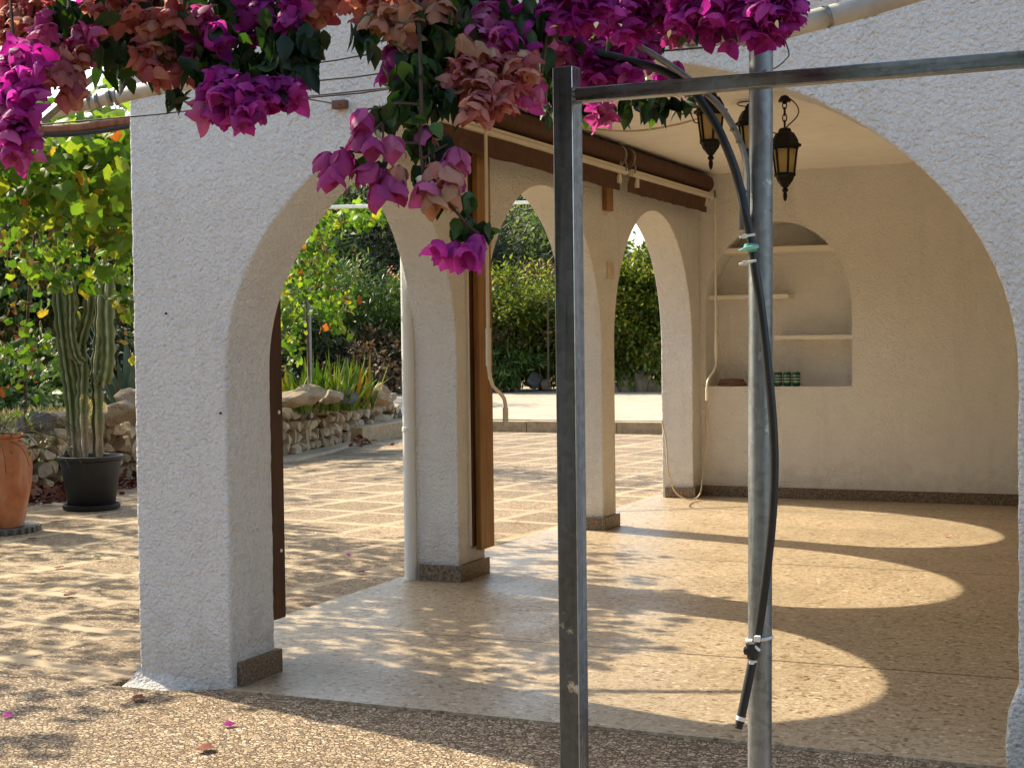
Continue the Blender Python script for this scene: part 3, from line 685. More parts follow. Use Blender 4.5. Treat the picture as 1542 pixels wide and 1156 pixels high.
def tie(px, py, dx, dy, D=3.075, round_pole=False):
    b = MB()
    if round_pole:
        c = P0+dv*(float(at(px, py, 3.15)[2])-P0.z)
        b.tube([(c.x+.0262*math.cos(t), c.y+.0262*math.sin(t)-.003, c.z+.004*math.cos(t)) for t in [2*math.pi*i/30 for i in range(31)]], .0035, 8, cap=False)
        q = at(px-2, py+1, 3.07); b.box((q[0]-.006, q[1]-.008, q[2]-.006), (q[0]+.006, q[1]+.004, q[2]+.006))
    else:
        b.tube([tuple(at(px-dx, py+dy, D)), tuple(at(px+dx, py-dy, D))], .0028, 8)
        q = at(px-dx*.35, py+dy*.3, D); b.box((q[0]-.004, q[1]-.004, q[2]-.0045), (q[0]+.005, q[1]+.003, q[2]+.0045))
    b.build('cable_tie', M['tie'], hose, bevel=.001)
tie(1125, 355, 12, 2); tie(1126, 395, 13, 3); tie(1143, 960, 0, 0, round_pole=True); tie(1134, 996, 6, 1)
b = MB(); b.tube([tuple(at(1134, 970, 3.072)), tuple(at(1144, 979, 3.06))], .003, 8); b.build('cable_tie', M['tie'], hose)
# teal tap
tc = at(1130, 373, 3.07)
b = MB(); b.lathe([(.004, -.009), (.0125, -.0075), (.0148, 0), (.0125, .0075), (.004, .009)], tuple(tc), 18)
tv = b.build('tap', M['teal'], hose, smooth=True)
b = MB(); b.tube([tuple(at(1112, 378, 3.055)), tuple(at(1124, 374, 3.05)), tuple(at(1142, 371, 3.055))], [.002, .0042, .0035], 8); q = b.build('tap_handle', mat_simple('pale_teal_plastic', (.30, .58, .50), .4), tv, smooth=True); q.location = Vector((0, 0, 0))
b = MB(); b.tube([tuple(at(1122, 979, 3.075)), tuple(at(1128, 979, 3.07)), tuple(at(1133, 980, 3.07))], [.0085, .0085, .006], 12); b.tube([tuple(at(1131, 968, 3.075)), tuple(at(1133, 990, 3.075))], .0115, 12)
b.build('hose_fitting', M['black'], hose, smooth=True)

for px, py, lab in ((332, 622, 'dark nail hole plug in the facade left of the front arch at mid height'), (250, 472, 'small dark screw in the upper part of the left facade pier')):
    p = at(px, py, 1.0)-C0; p = C0+p*((YF-.003)-C0[1])/p[1]
    tag(MB().tube([(p[0], p[1]-.004, p[2]), (p[0], p[1]+.01, p[2])], .004, 10).build('screw', M['iron'], origin=tuple(p)), lab, 'screw')

# ------------------------------------------------------------------ overhead pipes, wires
b = MB(); pts = [at(1350, -4, 3.22), at(1290, 14, 3.24), at(1205, 36, 3.26), at(1140, 52, 3.27), at(1050, 50, 3.32), at(900, 40, 3.45), at(700, 20, 3.65)]
pp = empty('overhead_pipe', tuple(pts[3]), 'pale weathered pipe resting on the round pole at the top right', 'pipe')
ext = [tuple(np.array(pts[0])+(np.array(pts[0])-np.array(pts[1]))*k) for k in (3, 1.5)]
MB().tube(smooth_path(ext+[tuple(p) for p in pts]), .0238, 22).build('tube', M['pipe'], pp, smooth=True)
b = MB()
for k in ((1300, 11), (1312, 8), (1246, 25)):
    a0 = np.array(at(k[0]-3, k[1]+1, 3.24)); a1 = np.array(at(k[0]+3, k[1]-1, 3.24)); b.tube([tuple(a0), tuple(a1)], .0252, 20, cap=False)
b.build('wire_binding', M['steel'], pp, smooth=True)
pts = [at(330, 117, 4.45), at(245, 130, 4.6), at(205, 138, 4.68), at(150, 152, 4.8), at(95, 165, 4.9), at(40, 176, 5.0), at(-60, 190, 5.2)]
pp = empty('overhead_pipe', tuple(pts[2]), 'pale weathered pipe in two bound lengths crossing the upper left corner of the wall', 'pipe')
MB().tube([tuple(p) for p in pts[:3]]+[tuple(at(178, 146, 4.74))], [.024, .024, .024, .022], 20).build('tube', M['pipe'], pp, smooth=True)
MB().tube([tuple(at(185, 137, 4.76))]+[tuple(p) for p in pts[3:]], .021, 20).build('tube', M['pipe'], pp, smooth=True)
for (x, y, D) in ((135, 152, 4.82), (147, 153, 4.8), (165, 148, 4.76), (174, 147, 4.74), (237, 131, 4.6)):
    MB().tube([tuple(at(x-2, y+.5, D)), tuple(at(x+2, y-.5, D))], .027, 18).build('clamp', M['steel'], pp, smooth=True)
a0 = Vector(at(62, 182, 4.75)); a1 = Vector(at(103, 146, 4.75))
tag(MB().tube([tuple(a0), tuple(a1), tuple(a1+(a1-a0)*1.2)], .016, 4).build('channel_bar', M['strap'], origin=tuple(a0)), 'short slanting grey metal bar beside the magenta flowers at the far left', 'metal bar')
wl = 'thin taut wires crossing the white wall under the flowers'
for i, (a, c, D, lab) in enumerate([((380, 108), (640, 66), 4.1, 'topmost thin wire stretched across the white wall below the flowers'), ((420, 127), (650, 99), 4.1, 'second thin wire below the topmost one on the white wall'), ((430, 150), (655, 124), 4.1, 'lowest long wire passing just above the brown wall anchor'), ((60, 188), (420, 150), 4.3, 'thin wire running left across the wall corner below the pale pipe'), ((985, 78), (1130, 58), 3.4, 'wire stretched from the flowers to the pole top at the right')]):
    p0 = at(*a, D); p1 = at(*c, D*.985)
    mid = (np.array(p0)+p1)/2-np.array([0, 0, .006])
    e0 = np.array(p0)+(np.array(p0)-p1)*.25; e1 = np.array(p1)+(p1-np.array(p0))*.6
    tag(MB().tube([tuple(e0), tuple(p0), tuple(mid), tuple(p1), tuple(e1)], .0024, 6).build('wire', M['wire'], smooth=True, origin=tuple(p0)), lab, 'wire', 'thin wires under the flowers')
ap = at(512, 158, 1.0)-C0; ap = C0+ap*(YF-.014-C0[1])/ap[1]
an = empty('wall_anchor', tuple(ap), 'small dark brown anchor block on the facade holding a short wire', 'anchor')
b = MB(); b.box((ap[0]-.028, ap[1]-.012, ap[2]-.014), (ap[0]+.028, ap[1]+.013, ap[2]+.016)); b.build('block', M['redwood'], an, bevel=.003)
MB().tube([tuple(ap), tuple(at(457, 148, 4.15))], .0024, 6).build('tie_wire', M['wire'], an)
ap = at(1040, 62, 1.0)-C0; ap = C0+ap*(YF-.014-C0[1])/ap[1]
an = empty('wall_anchor', tuple(ap), 'small grey anchor block above the arch beside the magenta flowers', 'anchor')
b = MB(); b.box((ap[0]-.02, ap[1]-.012, ap[2]-.014), (ap[0]+.02, ap[1]+.013, ap[2]+.016)); b.build('block', M['strap'], an, bevel=.003)
tag(MB().tube(smooth_path([tuple(at(x, y, 3.2)) for x, y in ((1178, 50), (1188, 80), (1183, 90), (1172, 100), (1160, 106))]), .0016, 6).build('loose_wire', M['wire'], smooth=True, origin=tuple(at(1178, 50, 3.2))), 'bent loose wire end hanging beside the top of the round pole', 'wire')
b = MB(); b.tube(smooth_path([tuple(at(x, y, 7.3)) for x, y in ((20, 190), (60, 196), (110, 194), (160, 187), (215, 181), (300, 172))]), [.022]*31, 10, flat=1.1)
tag(b.build('pergola_beam', M['redwood'], smooth=True, origin=tuple(at(110, 194, 7.3))), 'red brown wooden beam running above the grape leaves at the left', 'beam')
rope('garden_hose', [tuple(at(x, y, 7.28)) for x, y in ((60, 203), (100, 203), (150, 198), (205, 189), (290, 180))], .012, M['black'], 'black hose slung just under the red brown beam', 'hose')
tag(MB().tube([tuple(at(400, 317, 13)), tuple(at(500, 312, 13)), tuple(at(640, 308, 13.2)), tuple(at(840, 304, 13.6)), tuple(at(900, 302, 13.8))], .016, 12).build('pergola_beam', M['pvc'], smooth=True, origin=tuple(at(500, 312, 13))), 'white pipe crossing high behind the side arches', 'beam')

# ------------------------------------------------------------------ leaves
def tmpl(rows, fold=.12, droop=.25):
    """blade along +X from (t, half width) rows: centre rib with a fold, tip drooping"""
    V = []; F = []
    for t, hw in rows:
        z = -droop*t*t
        if hw < 1e-4: V.append((t, 0, z)); V.append((t, 0, z)); V.append((t, 0, z))
        else: V += [(t, -hw, z+fold*hw), (t, 0, z), (t, hw, z+fold*hw)]
    V2 = []; idx = {}
    mp = []
    for v in V:
        if v in idx: mp.append(idx[v])
        else: idx[v] = len(V2); mp.append(len(V2)); V2.append(v)
    for i in range(len(rows)-1):
        for k in range(2):
            f = [mp[i*3+k], mp[i*3+k+1], mp[(i+1)*3+k+1], mp[(i+1)*3+k]]
            g = []
            for q in f:
                if q not in g: g.append(q)
            if len(g) >= 3: F.append(tuple(g))
    return np.array(V2), F
T_OVATE = tmpl([(0, 0), (.12, .15), (.35, .30), (.62, .24), (.85, .09), (1, 0)], .35, .22)
T_SMALL = tmpl([(0, 0), (.4, .24), (1, 0)], .3, .15)
T_LONG = tmpl([(0, 0), (.3, .085), (.7, .075), (1, 0)], .3, .25)
T_NEEDLE = tmpl([(0, 0), (.5, .06), (1, 0)], .2, .1)
def T_grape():
    P = []
    for a, r in ((180, .12), (215, .42), (238, .54), (262, .52), (290, .66), (318, .56), (340, .66), (0, .78), (20, .66), (42, .56), (70, .66), (98, .52), (122, .54), (145, .42)):
        P.append((.42+r*.62*math.cos(rad(a)), r*.68*math.sin(rad(a)), -.10*r+.05*math.sin(rad(a*3))))
    V = [(.40, 0, .06)]+P; F = [(0, i, i % len(P)+1) for i in range(1, len(P)+1)]
    return np.array(V), F
T_GRAPE = T_grape()
def bract_t():
    rows = [(0, .05), (.10, .30), (.28, .43), (.48, .42), (.68, .30), (.86, .13), (1.0, .0)]
    V = []; F = []
    for i, (t, hw) in enumerate(rows):
        z = .42*math.sin(min(1, t*1.1)*math.pi*.62)-.02
        for k, s in enumerate((-1, -.5, 0, .5, 1)):
            V.append((t+.03*abs(s), hw*s, z-.34*(hw*s)**2/.18-.02*(s == 0)+(.05*math.sin(t*9)*abs(s) if k in (0, 4) else 0)))
    for i in range(len(rows)-1):
        for k in range(4): F.append((i*5+k, i*5+k+1, (i+1)*5+k+1, (i+1)*5+k))
    return np.array(V), F
T_BRACT = bract_t()

def rot_from(dirs, roll):
    """rotation matrices whose x axis follows dirs; z leans up, then rolled about x"""
    x = dirs/np.linalg.norm(dirs, axis=1, keepdims=True)
    up = np.tile(np.array([0, 0, 1.0]), (len(x), 1)); bad = np.abs(x[:, 2]) > .97; up[bad] = [1, 0, 0]
    y = np.cross(up, x); y /= np.linalg.norm(y, axis=1, keepdims=True); z = np.cross(x, y)
    c = np.cos(roll)[:, None]; s = np.sin(roll)[:, None]
    return np.stack([x, y*c+z*s, z*c-y*s], axis=2)
def scatter(T, pos, dirs, size, roll=None):
    V, F = T; n = len(pos)
    if roll is None: roll = RN.normal(0, .6, n)
    Rm = rot_from(np.asarray(dirs, float), roll)
    W = np.einsum('nij,kj->nki', Rm, V)*np.asarray(size)[:, None, None]+np.asarray(pos)[:, None, :]
    return W.reshape(-1, 3), F, n, len(V)
def mesh_fast(name, groups, mat, parent=None, origin=None, smooth=False):
    Vs = []; loops = []; tot = []; base = 0
    for (W, F, n, k) in groups:
        Vs.append(W)
        off = (np.arange(n)*k)[:, None]+base
        for f in F:
            loops.append((len(f), (off+np.array(f)[None, :])))
        base += len(W)
    V = np.concatenate(Vs)
    ls = np.concatenate([l.reshape(-1) for _, l in loops]); ct = np.concatenate([np.full(len(l), c) for c, l in loops])
    me = bpy.data.meshes.new(name)
    if origin is not None: V = V-np.array(origin)
    me.vertices.add(len(V)); me.vertices.foreach_set('co', V.astype(np.float32).ravel())
    me.loops.add(len(ls)); me.loops.foreach_set('vertex_index', ls.astype(np.int32))
    me.polygons.add(len(ct)); st = np.concatenate([[0], np.cumsum(ct)[:-1]])
    me.polygons.foreach_set('loop_start', st.astype(np.int32)); me.polygons.foreach_set('loop_total', ct.astype(np.int32))
    if smooth: me.polygons.foreach_set('use_smooth', np.ones(len(ct), bool))
    me.update(calc_edges=True); me.validate()
    me.materials.append(mat)
    o = bpy.data.objects.new(name, me); COL.objects.link(o)
    if origin is not None: o.location = tuple(origin)
    if parent is not None:
        o.parent = parent; o.location = -parent.location if parent.parent is None else (0, 0, 0)
    return o
def rdirs(n, zb=0., zs=1.):
    d = RN.normal(0, 1, (n, 3)); d[:, 2] = d[:, 2]*zs+zb; return d

# ------------------------------------------------------------------ trees, shrubs
def crown_pts(c, rx, ry, rz, nclump, per, spread=.2, shell=.55, flat=0):
    P = []
    d = rdirs(nclump); d /= np.linalg.norm(d, axis=1, keepdims=True)
    if flat: d[:, 2] = np.abs(d[:, 2])*(1-flat)+d[:, 2]*flat*.2
    rr = (shell+(1-shell)*RN.random(nclump))[:, None]*(.72+.48*RN.random((nclump, 1)))
    cs = np.array(c)+d*rr*np.array([rx, ry, rz])
    for q in cs:
        s = spread*(rx+ry+rz)/3*RN.uniform(.5, 1.35)
        m = int(per*RN.uniform(.6, 1.4))
        P.append(q+RN.normal(0, 1, (m, 3))*np.array([s, s, s*.72]))
    return np.concatenate(P), cs
def plant(name, label, cat, base, h, wd, T, mat, size, nclump, per, group=None, trunk=.0, spread=.2, limbs=5, zb=-.15, low=0.02, dead=None, shape=None, dep=None, parts=('trunk', 'crown')):
    """trunk and limbs under a crown of many small blades"""
    base = np.array(base, float); o = empty(name, base, label, cat, group)
    ch = h-trunk*h-low*h
    c = base+np.array([0, 0, trunk*h+low*h+ch*.5])
    dp = dep or wd
    P, cs = crown_pts(c, wd/2*.86, dp/2*.86, ch/2*.9, nclump, per, spread)
    if shape == 'cone':
        t = np.clip((P[:, 2]-base[2])/h, 0, 1); P[:, :2] = base[:2]+(P[:, :2]-base[:2])*(1.25*(1-t)+.10)[:, None]
    P = P[P[:, 2] > base[2]+.04]
    D = (P-c)/np.array([wd, dp, max(ch, .1)])*2.0+rdirs(len(P), zb)*.55
    b = MB(); tr = max(.03, wd*.03)
    top = base+np.array([0, 0, trunk*h+ch*.55])
    k = 7; pts = [tuple(base-np.array([0, 0, .15])+(top-base)*i/k+np.array([R.uniform(-.03, .03)*h*.3 if i else 0, R.uniform(-.03, .03)*h*.3 if i else 0, 0])) for i in range(k+1)]
    b.tube(pts, [tr*(1-.65*i/k) for i in range(k+1)], 8)
    order = RN.permutation(len(cs))[:limbs]
    for q in order:
        s = np.array(pts[R.randint(1, k-2)]); e = cs[q]; mid = (s+e)/2+np.array([R.uniform(-.1, .1), R.uniform(-.1, .1), .06])*wd
        b.tube(smooth_path([tuple(s), tuple(mid), tuple(e)], 4), [tr*.5*(1-.8*i/8) for i in range(9)], 6)
    b.build(parts[0], M['bark'], o, smooth=True)
    sz = size*RN.uniform(.65, 1.3, len(P))
    mesh_fast(parts[1], [scatter(T, P, D, sz)], mat, o)
    if dead:
        P2, _ = crown_pts(c-np.array([0, 0, ch*.2]), wd/2*.8, dp/2*.8, ch/2*.6, max(4, nclump//4), per, spread)
        P2 = P2[P2[:, 2] > base[2]+.04]
        mesh_fast('dry_foliage', [scatter(T, P2, rdirs(len(P2), -.4), size*RN.uniform(.6, 1.2, len(P2)))], M['dryleaf'], o)
    return o
def gpt(px, D, py=560):
    p = at(px, py, D); return (p[0], p[1], gz(p[0], p[1]))
def top_h(px, py, D):
    p = at(px, py, D); return p[2]-gz(p[0], p[1])
def shrub(px, D, pyt, wd, kind, label, group, name='shrub', cat='shrub', dens=1.0, dead=None, trunk=.0, shape=None, limbs=6, spread=.2):
    T, mat, sz = {'olean': (T_LONG, 'olean', .17), 'hedge': (T_SMALL, 'hedge', .13), 'bush': (T_SMALL, 'bush', .16), 'pine': (T_NEEDLE, 'darkleaf', .30), 'grey': (T_SMALL, 'greyleaf', .15), 'dry': (T_SMALL, 'dryleaf', .14), 'dark': (T_SMALL, 'darkleaf', .16)}[kind]
    if D > 38 and mat in ('bush', 'greyleaf'): mat = {'bush': 'hillbush', 'greyleaf': 'hillgrey'}[mat]
    h = top_h(px, pyt, D); sc = max(1, D/34)**.8
    a = max(.25, min(2.2, h*wd/9))
    n = int(70*dens*a)+14; per = int(95*dens)
    if kind in ('hedge', 'olean', 'bush') and D < 40: n = int(n*.5)+6; per = int(per*1.5); spread = .165
    return plant(name, label, cat, gpt(px, D), h, wd, M_T[kind][0], M[mat], sz*sc, n, per, group, trunk, spread, limbs, dead=dead, shape=shape, parts=('stems' if cat == 'shrub' else 'trunk', 'foliage' if cat == 'shrub' else 'crown'))
M_T = {'olean': (T_LONG,), 'hedge': (T_SMALL,), 'bush': (T_SMALL,), 'pine': (T_NEEDLE,), 'grey': (T_SMALL,), 'dry': (T_SMALL,), 'dark': (T_SMALL,)}
G1 = 'shrubs along the far side of the dirt track'; G2 = 'bushes on the far hillside'; G3 = 'trees beyond the garden wall'
shrub(455, 33, 420, 3.0, 'olean', 'oleander shrub behind the hanging grape vine in the nearest side arch', G1, dead=1)
shrub(505, 34, 402, 3.0, 'olean', 'green oleander shrub just right of the hanging grape vine', G1, dead=1)
shrub(547, 35, 385, 1.5, 'dark', 'narrow dark conifer rising between two oleanders', G1, 'conifer', 'tree', shape='cone')
shrub(592, 34, 398, 2.8, 'olean', 'oleander with a few pink blooms beside the white drainpipe', G1)
shrub(650, 34, 400, 3.0, 'olean', 'oleander hidden behind the middle white pier', G1)
shrub(560, 32, 500, 3.2, 'dry', 'dry brown undergrowth beneath the oleanders', G1)
shrub(490, 32, 505, 3.0, 'dark', 'dark low bush behind the iris clump', G1)
shrub(715, 33, 395, 3.0, 'hedge', 'yellow green bush half hidden by the orange board', G1)
shrub(772, 32.5, 384, 2.6, 'hedge', 'tall yellow green bush in the left of the second side arch', G1, dead=1)
shrub(818, 33, 400, 2.5, 'hedge', 'yellow green bush in the right of the second side arch beside the square post', G1, dead=1)
shrub(760, 31.8, 492, 1.6, 'olean', 'low dark green oleander at the foot of the yellow green bush', G1)
shrub(868, 33, 395, 3.0, 'hedge', 'hedge bush hidden behind the square steel post', G1)
shrub(940, 31.5, 366, 2.6, 'hedge', 'dense green hedge bush in the left of the farthest side arch', G1, dens=1.3)
shrub(990, 31.5, 356, 2.8, 'hedge', 'dense green hedge bush in the right of the farthest side arch', G1, dens=1.3)
shrub(1040, 31.5, 370, 3.0, 'hedge', 'hedge bush hidden behind the farthest pier', G1)
# trees and bushes up the hillside
shrub(585, 46, 275, 8.5, 'pine', 'broad dark pine standing behind the oleanders', G2, 'pine_tree', 'tree', trunk=.16, dens=1.3)
shrub(660, 50, 300, 7, 'pine', 'dark pine hidden behind the middle white pier', G2, 'pine_tree', 'tree', trunk=.16)
shrub(520, 43, 352, 4.2, 'grey', 'grey leafless looking bush left of the broad dark pine', G2, dead=1)
shrub(470, 46, 330, 5, 'grey', 'grey green bush behind the top of the grape vine', G2)
shrub(540, 72, 262, 7, 'grey', 'pale olive tree on the ridge above the dark pine', G2, 'olive_tree', 'tree', trunk=.15)
shrub(470, 75, 250, 9, 'bush', 'green tree on the ridge behind the grape vine', G2, 'hill_tree', 'tree', trunk=.15)
shrub(610, 78, 260, 9, 'bush', 'green tree on the ridge hidden beside the middle pier', G2, 'hill_tree', 'tree', trunk=.15)
shrub(758, 58, 328, 4.6, 'grey', 'grey green rounded bush in the left of the second side arch', G2)
shrub(806, 56, 326, 4.2, 'bush', 'bright green rounded bush in the right of the second side arch', G2)
shrub(780, 70, 308, 5.5, 'bush', 'mid green bush higher on the slope seen through the second side arch', G2)
shrub(745, 82, 284, 7, 'dark', 'dark tree on the skyline at the left of the second side arch', G2, 'hill_tree', 'tree', trunk=.1)
shrub(812, 88, 280, 8, 'bush', 'green tree on the skyline at the right of the second side arch', G2, 'hill_tree', 'tree', trunk=.1)
shrub(800, 44, 386, 2.6, 'dry', 'orange brown dry bush below the rounded hillside bushes', G2)
shrub(735, 66, 310, 5, 'bush', 'green bush on the slope behind the orange board', G2)
shrub(870, 74, 320, 6, 'bush', 'green tree behind the square steel post', G2, 'hill_tree', 'tree', trunk=.1)
# beyond the stone wall at the left
def ltree(px, D, pyt, wd, kind, label, dens=1.0, trunk=.2, name='garden_tree', cat='tree', dead=None, spread=.2):
    return shrub(px, D, pyt, wd, kind, label, G3, name, cat, dens, dead, trunk, None, 8, spread)
ltree(20, 26, 250, 4.2, 'bush', 'leafy tree at the far left behind the terracotta urn', 1.1, .26, dead=1)
ltree(95, 29, 190, 5.2, 'bush', 'tall leafy tree behind the cactus', 1.1, .26, dead=1)
ltree(180, 27, 230, 4.6, 'olean', 'leafy tree rising beside the left edge of the white wall', 1.0, .24)
ltree(-60, 30, 200, 6, 'bush', 'tree beyond the left edge behind the urn', 1.0, .24)
ltree(260, 30, 190, 6, 'bush', 'tree hidden behind the white facade pier', .9, .24)
ltree(140, 48, 165, 8, 'dark', 'dark distant tree between the cactus and the white wall', .9, .14)
ltree(40, 52, 170, 9, 'dark', 'dark distant tree at the far left', .9, .14)
ltree(230, 50, 150, 9, 'grey', 'grey green distant tree behind the facade', .9, .14)
ltree(330, 45, 170, 8, 'bush', 'distant tree hidden behind the front arch jamb', .9, .14)
ltree(400, 42, 260, 6, 'bush', 'distant tree behind the dark brown board', .9, .14)
shrub(12, 17.5, 560, 1.7, 'bush', 'low green shrub with bare twigs above the urn', G3, dens=.7, dead=1)
shrub(48, 20, 520, 1.6, 'olean', 'small shrub on the dry grass left of the cactus', G3, dens=.8)
shrub(205, 21, 470, 2.2, 'dark', 'dark shrub behind the blue green agave', G3)
plant('garden_tree', 'unseen tall tree added beyond the left edge to shade the stone wall and the cactus', 'tree', (-15.6, 11.2, .45), 5.6, 5.4, T_SMALL, M['bush'], .16, 150, 95, G3, .2, .2, 8)  # out-of-view tree, added to throw shade on the wall and lower vine
# pink blooms on the oleander
fl = [at(x, y, 33.0) for x, y in ((588, 409), (598, 411), (604, 414))]
fp = np.concatenate([np.array(p)+RN.normal(0, .06, (8, 3)) for p in fl])
tag(mesh_fast('oleander_flowers', [scatter(T_SMALL, fp, rdirs(len(fp)), np.full(len(fp), .07))], mat_leaf('oleander_pink', [(0, (.60, .16, .17)), (1, (.70, .30, .26))], .4), origin=fl[0]), 'small pink oleander blooms near the top of the white drainpipe', 'flowers')
# dry grass on the terrace
gp = []
for _ in range(9000):
    D = R.uniform(14.6, 27); x = R.uniform(-40, 235); p = at(x, 560, D)
    if p[0] < -9.75: gp.append((p[0], p[1], gz(p[0], p[1])-.01))
gp = np.array(gp)
dd = RN.normal(0, .45, (len(gp), 3)); dd[:, 2] = 1
tag(mesh_fast('dry_grass', [scatter(T_NEEDLE, gp, dd, RN.uniform(.06, .2, len(gp)))], mat_leaf('straw_blade', [(0, (.34, .26, .11)), (.8, (.50, .40, .20)), (1, (.22, .24, .07))], .3), origin=gp[0]), 'dry straw coloured grass on the terrace behind the stone wall', 'grass', kind='stuff')

# ------------------------------------------------------------------ stone wall, boulders, kerbs
def rock(c, s, seed, sub=3, cuts=9, flat=.72, rotz=None, boxy=0):
    bm = bmesh.new(); bmesh.ops.create_icosphere(bm, subdivisions=sub, radius=1)
    rr = random.Random(seed)
    pl = []
    for _ in range(cuts):
        n = Vector((rr.gauss(0, 1), rr.gauss(0, 1), rr.gauss(0, 1))).normalized(); pl.append((n, rr.uniform(.46, .80)))
    a = rr.uniform(0, 6.28) if rotz is None else rotz
    V = []
    for v in bm.verts:
        p = v.co.copy()
        if boxy: p = p*(1-boxy)+p/((abs(p.x)**6+abs(p.y)**6+abs(p.z)**6)**(1/6))*boxy
        for n, d in pl:
            e = p.dot(n)
            if e > d: p -= n*(e-d)*.93
        p *= 1+.10*noise.noise(v.co*1.7+Vector((seed*3.1, 0, 0)))+.045*noise.noise(v.co*5+Vector((seed*1.3, 2, 0)))
        if boxy: p.y = max(p.y, -.62+.10*p.x*rr.uniform(.99, 1.01)*(1 if seed % 2 else -1)+.06*noise.noise(v.co*3+Vector((seed, 0, 0))))
        x, y, z = p.x*s[0], p.y*s[1], p.z*s[2]
        V.append((c[0]+x*math.cos(a)-y*math.sin(a), c[1]+x*math.sin(a)+y*math.cos(a), c[2]+z))
    F = [tuple(q.index for q in f.verts) for f in bm.faces]; bm.free()
    return V, F
wallp = [(-9.12, 5.0), (-9.08, 10), (-9.02, 14.2), (-9.95, 18.6)]
sw = empty('stone_wall', (-9.06, 12, PZ), 'low dry stone retaining wall of tan limestone round the raised bed', 'stone wall')
b = MB(); cb = MB(); seed = 1
for i in range(3):
    a = Vector((*wallp[i], 0)); c = Vector((*wallp[i+1], 0)); L = (c-a).length; t = (c-a)/L; nrm = Vector((t.y, -t.x, 0))
    if nrm.x < 0: nrm = -nrm
    A = a-nrm*.15; B = c-nrm*.15; A2 = a-nrm*.45; B2 = c-nrm*.45
    cb.add([(p.x, p.y, z) for z in (-.12, .47) for p in (A, B, B2, A2)], [(0, 3, 2, 1), (4, 5, 6, 7), (0, 1, 5, 4), (1, 2, 6, 5), (2, 3, 7, 6), (3, 0, 4, 7)])
    for row in range(4):
        s = R.uniform(0, .12); z = PZ+.075+row*.135
        while s < L:
            wd = R.uniform(.10, .26); hh = .075*R.uniform(.8, 1.2)
            p = a+t*(s+wd/2)-nrm*R.uniform(.065, .10)
            V, F = rock((p.x, p.y, z+R.uniform(-.02, .02)), (wd*.53, .15, hh*1.06), seed, 2 if (p.y < 8.5) else 3, 9, rotz=math.atan2(t.y, t.x)+R.uniform(-.1, .1), boxy=.8); b.add(V, F)
            seed += 1; s += wd*.94
b.build('stones', M['stone'], sw); cb.build('core', M['mortar'], sw)
# short return at the end of the bed
b = MB()
V, F = rock((-10.02, 18.75, .12), (.17, .16, .34), 999, 3, 10); b.add(V, F); b.build('end_stone', M['greyrock'], sw)
sheet('bed_soil', [(-9.25, 5), (-9.2, 10), (-9.15, 14.2), (-10.1, 18.5), (-10.6, 18.9), (-13.5, 18.9), (-13.5, 5)], .2, .475, M['terrain'])
sheet('wall_footing', dense([(-9.12, 5), (-8.86, 5.2), (-8.78, 9), (-8.83, 12), (-8.72, 14.1), (-9.0, 15.3), (-9.3, 16.3), (-9.5, 16.5), (-9.05, 14.2)], .3, .03), -.15, PZ+.035, M['footing'])
def boulder(px, py, D, s, mat, label, seed, zoff=0):
    p = at(px, py, D); o = MB().add(*rock((0, 0, 0), s, seed, 4, 11)).build('boulder', M[mat], smooth=False)
    o.location = tuple(p); return tag(o, label, 'boulder', 'boulders on top of the garden wall')
boulder(438, 600, 16.1, (.20, .17, .11), 'boulder', 'yellowish boulder next to the dark brown board', 301)
boulder(470, 594, 16.6, (.21, .16, .13), 'boulder', 'large rounded boulder below the grey pergola post', 302)
boulder(500, 597, 17.0, (.17, .15, .11), 'boulder', 'tan boulder between the largest boulder and the dark grey one', 303)
boulder(520, 597, 17.6, (.19, .18, .13), 'greyrock', 'dark grey boulder at the foot of the iris clump', 304)
boulder(552, 599, 18.2, (.25, .2, .14), 'boulder', 'sloping brown boulder right of the dark grey one', 305)
boulder(574, 597, 18.6, (.15, .15, .17), 'boulder', 'upright brown boulder at the right end of the wall', 306)
boulder(176, 622, 14.0, (.24, .24, .14), 'boulder', 'wedge shaped boulder on the wall right of the cactus', 307)
boulder(203, 612, 14.4, (.23, .24, .19), 'boulder', 'brown boulder under the agave at the edge of the white wall', 308)
boulder(100, 632, 13.8, (.24, .22, .14), 'boulder', 'brown boulder on the wall behind the cactus stems', 309)
boulder(55, 640, 13.3, (.26, .22, .12), 'greyrock', 'dark flat boulder on the wall above the urn', 310)
def kerb(name, pts, w_, z0, z1, label):
    V = []; b = MB()
    for i in range(len(pts)-1):
        a = Vector((*pts[i], 0)); c = Vector((*pts[i+1], 0)); n = max(1, int((c-a).length/1.2)); t = (c-a).normalized(); nn = Vector((-t.y, t.x, 0))
        for k in range(n):
            p = a+(c-a)*(k/n)+t*.004; q = a+(c-a)*((k+1)/n)-t*.004; zz = z1+R.uniform(-.006, .006)
            b.add([(u.x, u.y, z) for z in (z0, zz) for u in (p, q, q+nn*w_, p+nn*w_)], [(0, 3, 2, 1), (4, 5, 6, 7), (0, 1, 5, 4), (1, 2, 6, 5), (2, 3, 7, 6), (3, 0, 4, 7)])
    o = b.build(name, M['concrete'], bevel=.012, origin=(*pts[0], z0)); fix_normals(o); return tag(o, label, 'kerb')
kerb('kerb', [(-9.55, 19.2), (-4.2, 19.25), (8, 19.3)], .24, -.15, .125, 'long tan concrete kerb between the patio and the dirt track')
kerb('kerb', [(-9.38, 16.62), (-9.56, 19.18)], .55, -.15, .175, 'short wide concrete step beside the end of the stone wall')
